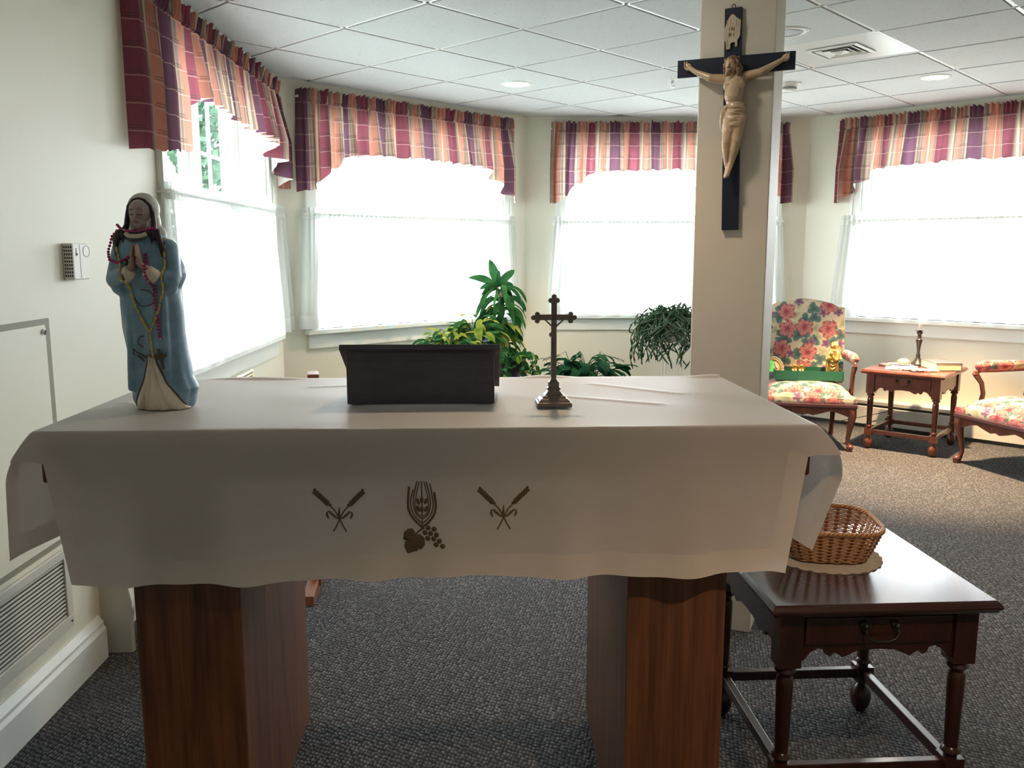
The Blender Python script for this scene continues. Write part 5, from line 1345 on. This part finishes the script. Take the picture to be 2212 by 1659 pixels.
mb = MB(); mb.prism([(-.20, 0), (.20, 0), (.19, .035), (.06, .055), (-.06, .055), (-.19, .035)], -.022, .022, Matrix.Rotation(PI / 2 - .05, 4, 'Z')); mb.build('foot', M['redwood'], ws, bevel=.003)

# ================================================================== plants
rp = random.Random(11)
def leaf(mb, base, dirv, L, w_, droop=.6, fold=.25, nseg=7, wob=0, tipw=.5, roll=0):
    """a blade: starts at base along dirv, bends down by droop, folded along the midrib"""
    p = Vector(base); d = Vector(dirv).normalized(); rows = []
    for i in range(nseg + 1):
        u = i / nseg; wd = w_ * (math.sin(PI * min(1, u * .92 + .04)) ** .8) * (1 if u < .5 else 1)
        if u > .98: wd = w_ * .03
        side = d.cross(Vector((0, 0, 1)));
        if side.length < 1e-3: side = Vector((1, 0, 0))
        side.normalize(); nrm = side.cross(d).normalized()
        if roll: side = (side * math.cos(roll) + nrm * math.sin(roll)).normalized(); nrm = side.cross(d).normalized()
        up = nrm * fold * wd; wb = math.sin(u * 9 + wob) * wd * .10
        rows.append([p + side * wd + up + nrm * wb, p.copy(), p - side * wd + up - nrm * wb])
        d = (d + Vector((0, 0, -droop / nseg))).normalized(); p = p + d * L / nseg
    mb.loft(rows, False, closed=False)
def pot(name, mt, parent, r0, r1, h, z0=0):
    mb = MB(); mb.lathe([(r0 * .95, z0), (r0, z0 + .004), (r1, z0 + h - .012), (r1 + .006, z0 + h - .012), (r1 + .006, z0 + h), (r1 - .004, z0 + h), (r1 - .006, z0 + h - .02)], seg=32); o = mb.build(name, mt, parent, smooth=True, auto=40)
    mb = MB(); mb.lathe([(r1 - .008, z0 + h - .025), (.002, z0 + h - .018)], seg=24); mb.build('soil', M['dark_slot'], parent); return o
# a low white plant shelf in front of the window carries the pots
sf = thing('plant_shelf', 'low white plant shelf under the window, mostly hidden behind the altar', 'shelf', (-.27, 5.70, 0), math.radians(20))
for z in (.20, .555):
    mb = MB(); mb.box(-.29, .29, -.15, .15, z, z + .022); mb.build('shelf_board', M['white'], sf, bevel=.003)
for x in (-.26, .26):
    for y in (-.12, .12):
        mb = MB(); mb.box(x - .015, x + .015, y - .015, y + .015, 0, .555); mb.build('leg', M['white'], sf)
SH = .577
MSF = Matrix.Translation((-.27, 5.70, 0)) @ Matrix.Rotation(math.radians(20), 4, 'Z')
# trailing plant in the blue and white gilt-rimmed pot
def bushy(name, label, loc, potm, pr, ph, mats, n, spread, L, w_, up, cat='plant', trail=0, leafpot='pot'):
    t = thing(name, label, cat, loc); pot(leafpot, potm, t, pr * .72, pr, ph)
    for mi_, (mt, frac) in enumerate(mats):
        mb = MB(); sb = MB()
        for i in range(int(n * frac)):
            a_ = rp.uniform(0, 2 * PI); r_ = rp.uniform(.1, 1) ** .6 * spread; el = rp.uniform(.0, 1)
            p0 = Vector((math.cos(a_) * pr * .5, math.sin(a_) * pr * .5, ph - .01)); p1 = Vector((math.cos(a_) * r_, math.sin(a_) * r_, ph + up * (1 - (r_ / spread) ** 2 * .75) * (.35 + .65 * el) - trail * (r_ / spread) ** 2 * rp.random()))
            mid = (p0 + p1) / 2 + Vector((0, 0, .04)); sb.tube([p0, mid, p1], .0018, 5, cap=False)
            d = Vector((math.cos(a_ + rp.uniform(-.8, .8)), math.sin(a_ + rp.uniform(-.8, .8)), rp.uniform(-.3, .7)))
            l_ = L * rp.uniform(.65, 1.15); leaf(mb, p1, d, l_, w_ * l_ / L, rp.uniform(.5, 1.5), .22, 6, rp.uniform(0, 6), roll=rp.uniform(-.5, .5))
        mb.build('foliage', mt, t, smooth=True, fixn=False)['kind'] = 'stuff'
        sb.build('stems', M['leaf'], t)['kind'] = 'stuff'
    return t
bushy('potted_pothos', 'bushy yellow-green plant in a blue and white gilt-rimmed pot, left of the tall plant', MSF @ Vector((.01, -.01, SH)), M['pot_blue'], .085, .155, [(M['leaf'], .6), (M['leaf_y'], .4)], 120, .20, .125, .0195, .15, trail=.12)
bushy('potted_pothos', 'taller leafy plant in a white and blue pot directly left of the tall plant', MSF @ Vector((.215, .06, SH)), M['pot_blue'], .085, .21, [(M['leaf'], .65), (M['leaf_y'], .35)], 80, .15, .14, .020, .17)
# tall dracaena
td = thing('tall_dracaena', 'tall strap-leaved plant with a palm-like crown reaching up in front of the window', 'plant', (.085, 6.02, 0))
pot('pot', M['pot_dark'], td, .10, .13, .26); 
mb = MB(); mb.tube([(0, 0, .24), (.01, 0, .5), (-.01, .0, .8), (.005, 0, 1.02), (-.03, 0, 1.13)], [.019, .018, .016, .015, .010], 10); mb.build('trunk', M['stem'], td, smooth=True)
mb = MB()
for (px, py, pz, L, w_, dr) in ((-.20, -.05, 1.0, .20, .030, .55), (-.8, -.1, .75, .22, .026, .9), (.75, -.1, .9, .17, .030, .25), (.15, -.3, 1.4, .12, .016, .1), (-.7, -.5, .2, .16, .022, 1.2), (-.4, -.8, .1, .16, .02, 1.5), (.6, .5, .5, .16, .02, 1.1), (-.9, .1, .5, .13, .020, 1.2)):
    leaf(mb, (-.03, 0, 1.13), (px, py, pz), L, w_ * 1.15, dr, .15, 9, roll=(.95 if px > 0 else -.95))
for i in range(78):
    a_ = i * 2.4 + rp.uniform(-.2, .2); z = rp.uniform(.68, 1.13); L = rp.uniform(.20, .30) * (.95 if z > .9 else .8)
    leaf(mb, (.005 + .012 * math.cos(a_), .012 * math.sin(a_), z), (math.cos(a_), math.sin(a_), rp.uniform(.2, 1.0)), L, rp.uniform(.017, .025), rp.uniform(2.0, 3.3), .25, 9, rp.random() * 6, roll=rp.uniform(-1.1, 1.1))
mb.build('foliage', M['leaf'], td, smooth=True, fixn=False)['kind'] = 'stuff'
mb = MB()
for (dx, dy, dz, z, L) in ((.5, -.7, .6, .86, .26), (.8, -.5, .3, .80, .24), (-.3, -.9, .3, .80, .20), (.3, -.9, -.1, .84, .20), (.6, -.6, -.2, .86, .24), (.9, .1, .3, .95, .22), (-.7, -.6, .6, 1.0, .16), (.0, -1, .4, .78, .22), (.35, -.8, .9, .84, .24)):
    leaf(mb, (0, 0, z), (dx, dy, dz), L, .021, 1.6, .25, 8)
mb.build('pale_leaves', M['leaf_y'], td, smooth=True, fixn=False)
# vine trailing below it
tv = thing('trailing_vine', 'small leafy vine trailing down beside the right end of the book stand', 'plant', (.135, 5.62, .0))
pot('pot', M['pot_dark'], tv, .07, .09, .12, .56); mb = MB(); mb.box(-.09, .09, -.09, .09, .535, .56); 
for x in (-.07, .07):
    for y in (-.07, .07): mb.box(x - .008, x + .008, y - .008, y + .008, 0, .535)
mb.build('stool', M['white'], tv)
mb = MB(); sb = MB(); my = MB()
for i in range(13):
    a_ = -2.6 + i * .36 + rp.uniform(-.15, .15); r0 = rp.uniform(.6, 1.3); p_ = [Vector((.05 * math.cos(a_), .05 * math.sin(a_), .67))]
    for q in range(8): p_.append(p_[-1] + Vector((math.cos(a_) * .034 * r0 * (1 if q < 2 else .25) + rp.uniform(-.008, .008), math.sin(a_) * .034 * r0 * (1 if q < 2 else .25) + rp.uniform(-.008, .008), .03 - .02 * q if q < 4 else -.036)))
    sb.tube(p_, .0016, 5)
    for q in p_[1:]:
        for s in range(2): leaf(my if rp.random() < .15 else mb, q, (rp.uniform(-1, 1), rp.uniform(-1, .1), rp.uniform(-.5, .5)), rp.uniform(.040, .070), rp.uniform(.012, .020), rp.uniform(.4, 1.5), .2, 5, roll=rp.uniform(-1.2, 1.2))
mb.build('foliage', M['leaf'], tv, smooth=True, fixn=False)['kind'] = 'stuff'; my.build('pale_leaves', M['leaf_y'], tv, smooth=True, fixn=False)['kind'] = 'stuff'; sb.build('vines', M['leaf_d'], tv)['kind'] = 'stuff'
# low dark plant behind the brass crucifix
lp = thing('low_arching_plant', 'low dark-leaved arching plant behind the small brass crucifix', 'plant', (.70, 6.2, 0))
pot('pot', M['pot_cream'], lp, .12, .15, .26); mb = MB(); sb = MB()
for i in range(72):
    a_ = rp.uniform(0, 2 * PI); r_ = rp.uniform(.04, .26); z = .50 + .12 * (1 - (r_ / .27) ** 2) + rp.uniform(-.10, .03)
    p1 = Vector((r_ * math.cos(a_), r_ * math.sin(a_), z)); sb.tube([(0, 0, .24), (r_ * .35 * math.cos(a_), r_ * .35 * math.sin(a_), z * .8 + .08), p1], .0025, 5, cap=False)
    leaf(mb, p1, (math.cos(a_), math.sin(a_), rp.uniform(-.1, .6)), rp.uniform(.11, .17), rp.uniform(.026, .038), rp.uniform(.8, 1.8), .2, 7, rp.uniform(0, 6), roll=rp.uniform(-.5, .5))
for dx, z in ((-.30, .60), (-.26, .53), (.24, .55), (.20, .60)):
    sb.tube([(0, 0, .25), (dx * .5, -.03, z + .06), (dx, -.05, z)], .0025, 5); s = 1 if dx > 0 else -1
    for q in range(3): leaf(mb, (dx * (.6 + .2 * q), -.045, z + .03 - .01 * q), (s, -.3 + .3 * q, .2), .09, .018, 1.0, .2, 6)
mb.build('foliage', M['leaf_d'], lp, smooth=True, fixn=False)['kind'] = 'stuff'; sb.build('stems', M['leaf_d'], lp)['kind'] = 'stuff'
# hanging cactus on a white wire stand, left of the pillar
hc = thing('trailing_cactus', 'grey-green trailing jointed cactus on a white wire stand left of the pillar', 'plant', (1.35, 6.3, 0))
mb = MB(); mb.lathe([(.07, .72), (.11, .86), (.118, .86), (.118, .875), (.10, .875), (.095, .85)], seg=28); mb.build('pot', M['pot_cream'], hc, smooth=True)
for i in range(4):
    a_ = PI / 4 + i * PI / 2; mb = MB(); mb.tube([(.10 * math.cos(a_), .10 * math.sin(a_), .76), (.085 * math.cos(a_), .085 * math.sin(a_), .45), (.12 * math.cos(a_), .12 * math.sin(a_), 0)], .0035, 6); mb.build('wire_leg', M['white'], hc, smooth=True)
mb = MB()
for z, r_ in ((.72, .10), (.30, .098)): mb.tube([(r_ * math.cos(2 * PI * k / 24), r_ * math.sin(2 * PI * k / 24), z) for k in range(25)], .003, 6)
mb.build('wire_ring', M['white'], hc, smooth=True)
mb = MB()
for i in range(190):
    a_ = rp.uniform(0, 2 * PI); R_ = rp.uniform(.10, .32); rise = rp.uniform(.02, .19) * (1.25 - R_ / .33); dropz = rp.uniform(.08, .42) * (1.1 - .4 * rp.random())
    path = []; nseg = 9
    for q in range(nseg + 1):
        u = q / nseg; rr = .03 + (R_ - .03) * math.sin(min(1, u * 1.35) * PI / 2); z = .865 + rise * math.sin(min(1, u * 2) * PI / 2) - dropz * max(0, u - .3) / .7
        path.append(Vector((rr * math.cos(a_ + .4 * math.sin(u * 6 + i)), rr * math.sin(a_ + .4 * math.sin(u * 6 + i)), z + rp.uniform(-.012, .012))))
    if i % 19 == 0: path = [Vector((p.x * 1.55, p.y * 1.3, p.z + .03)) for p in path]
    rs = [(.0072 if q % 2 else .0028) for q in range(nseg * 2 + 1)]; pp = []
    for q in range(nseg): pp += [path[q], (path[q] + path[q + 1]) / 2]
    pp.append(path[-1]); mb.tube(pp, rs, 5, cap=False)
mb.build('foliage', M['leaf_c'], hc, smooth=True)['kind'] = 'stuff'

# ================================================================== outdoors: trees beyond the left window
gr = MB(); gr.box(-40, 45, 8.6, 60, -.6, -.5); gr.box(-40, -2.25, -20, 8.6, -.6, -.5); gr.box(5.45, 45, -20, 8.6, -.6, -.5); o = gr.build('ground_outside', M['lawn']); structure(o)
def tree(x, y, h, r, label, seed):
    r_ = random.Random(seed); t = thing('garden_tree', label, 'tree', (x, y, -.5), 0, 'trees outside the left window')
    mb = MB(); mb.tube([(0, 0, 0), (.1, 0, h * .35), (0, .1, h * .7)], [.18, .14, .06], 10); mb.build('trunk', M['stem'], t, smooth=True)
    mb = MB()
    for i in range(6500):
        d = Vector((r_.gauss(0, 1), r_.gauss(0, 1), r_.gauss(0, 1))).normalized() * r * r_.uniform(.55, 1) ** .5
        p = Vector((d.x, d.y, h * .62 + d.z * 1.25)); n_ = Vector((r_.gauss(0, 1), r_.gauss(0, 1), r_.gauss(0, 1))).normalized(); u_ = n_.orthogonal().normalized() * r_.uniform(.06, .12); v_ = n_.cross(u_) * .6
        mb.add([p - u_, p - v_, p + u_, p + v_], [(0, 1, 2, 3)])
    mb.build('foliage', M['ext_leaf'], t, fixn=False)['kind'] = 'stuff'
tree(-5.0, 13.0, 4.6, 1.7, 'nearer leafy green tree seen through the left window', 1)
tree(-8.6, 19.0, 6.4, 2.6, 'farther leafy green tree seen through the left window', 2)

# repeats of one kind share a group
GROUPS = {'floral_armchair': 'floral armchairs by the bay windows', 'end_table': 'matching mahogany end tables', 'recessed_light': 'recessed ceiling lights', 'potted_pothos': 'leafy plants in blue and white pots', 'rosary': 'bead rosaries'}
for o in bpy.data.objects:
    k = o.name.split('.')[0]
    if o.parent is None and k in GROUPS: o['group'] = GROUPS[k]
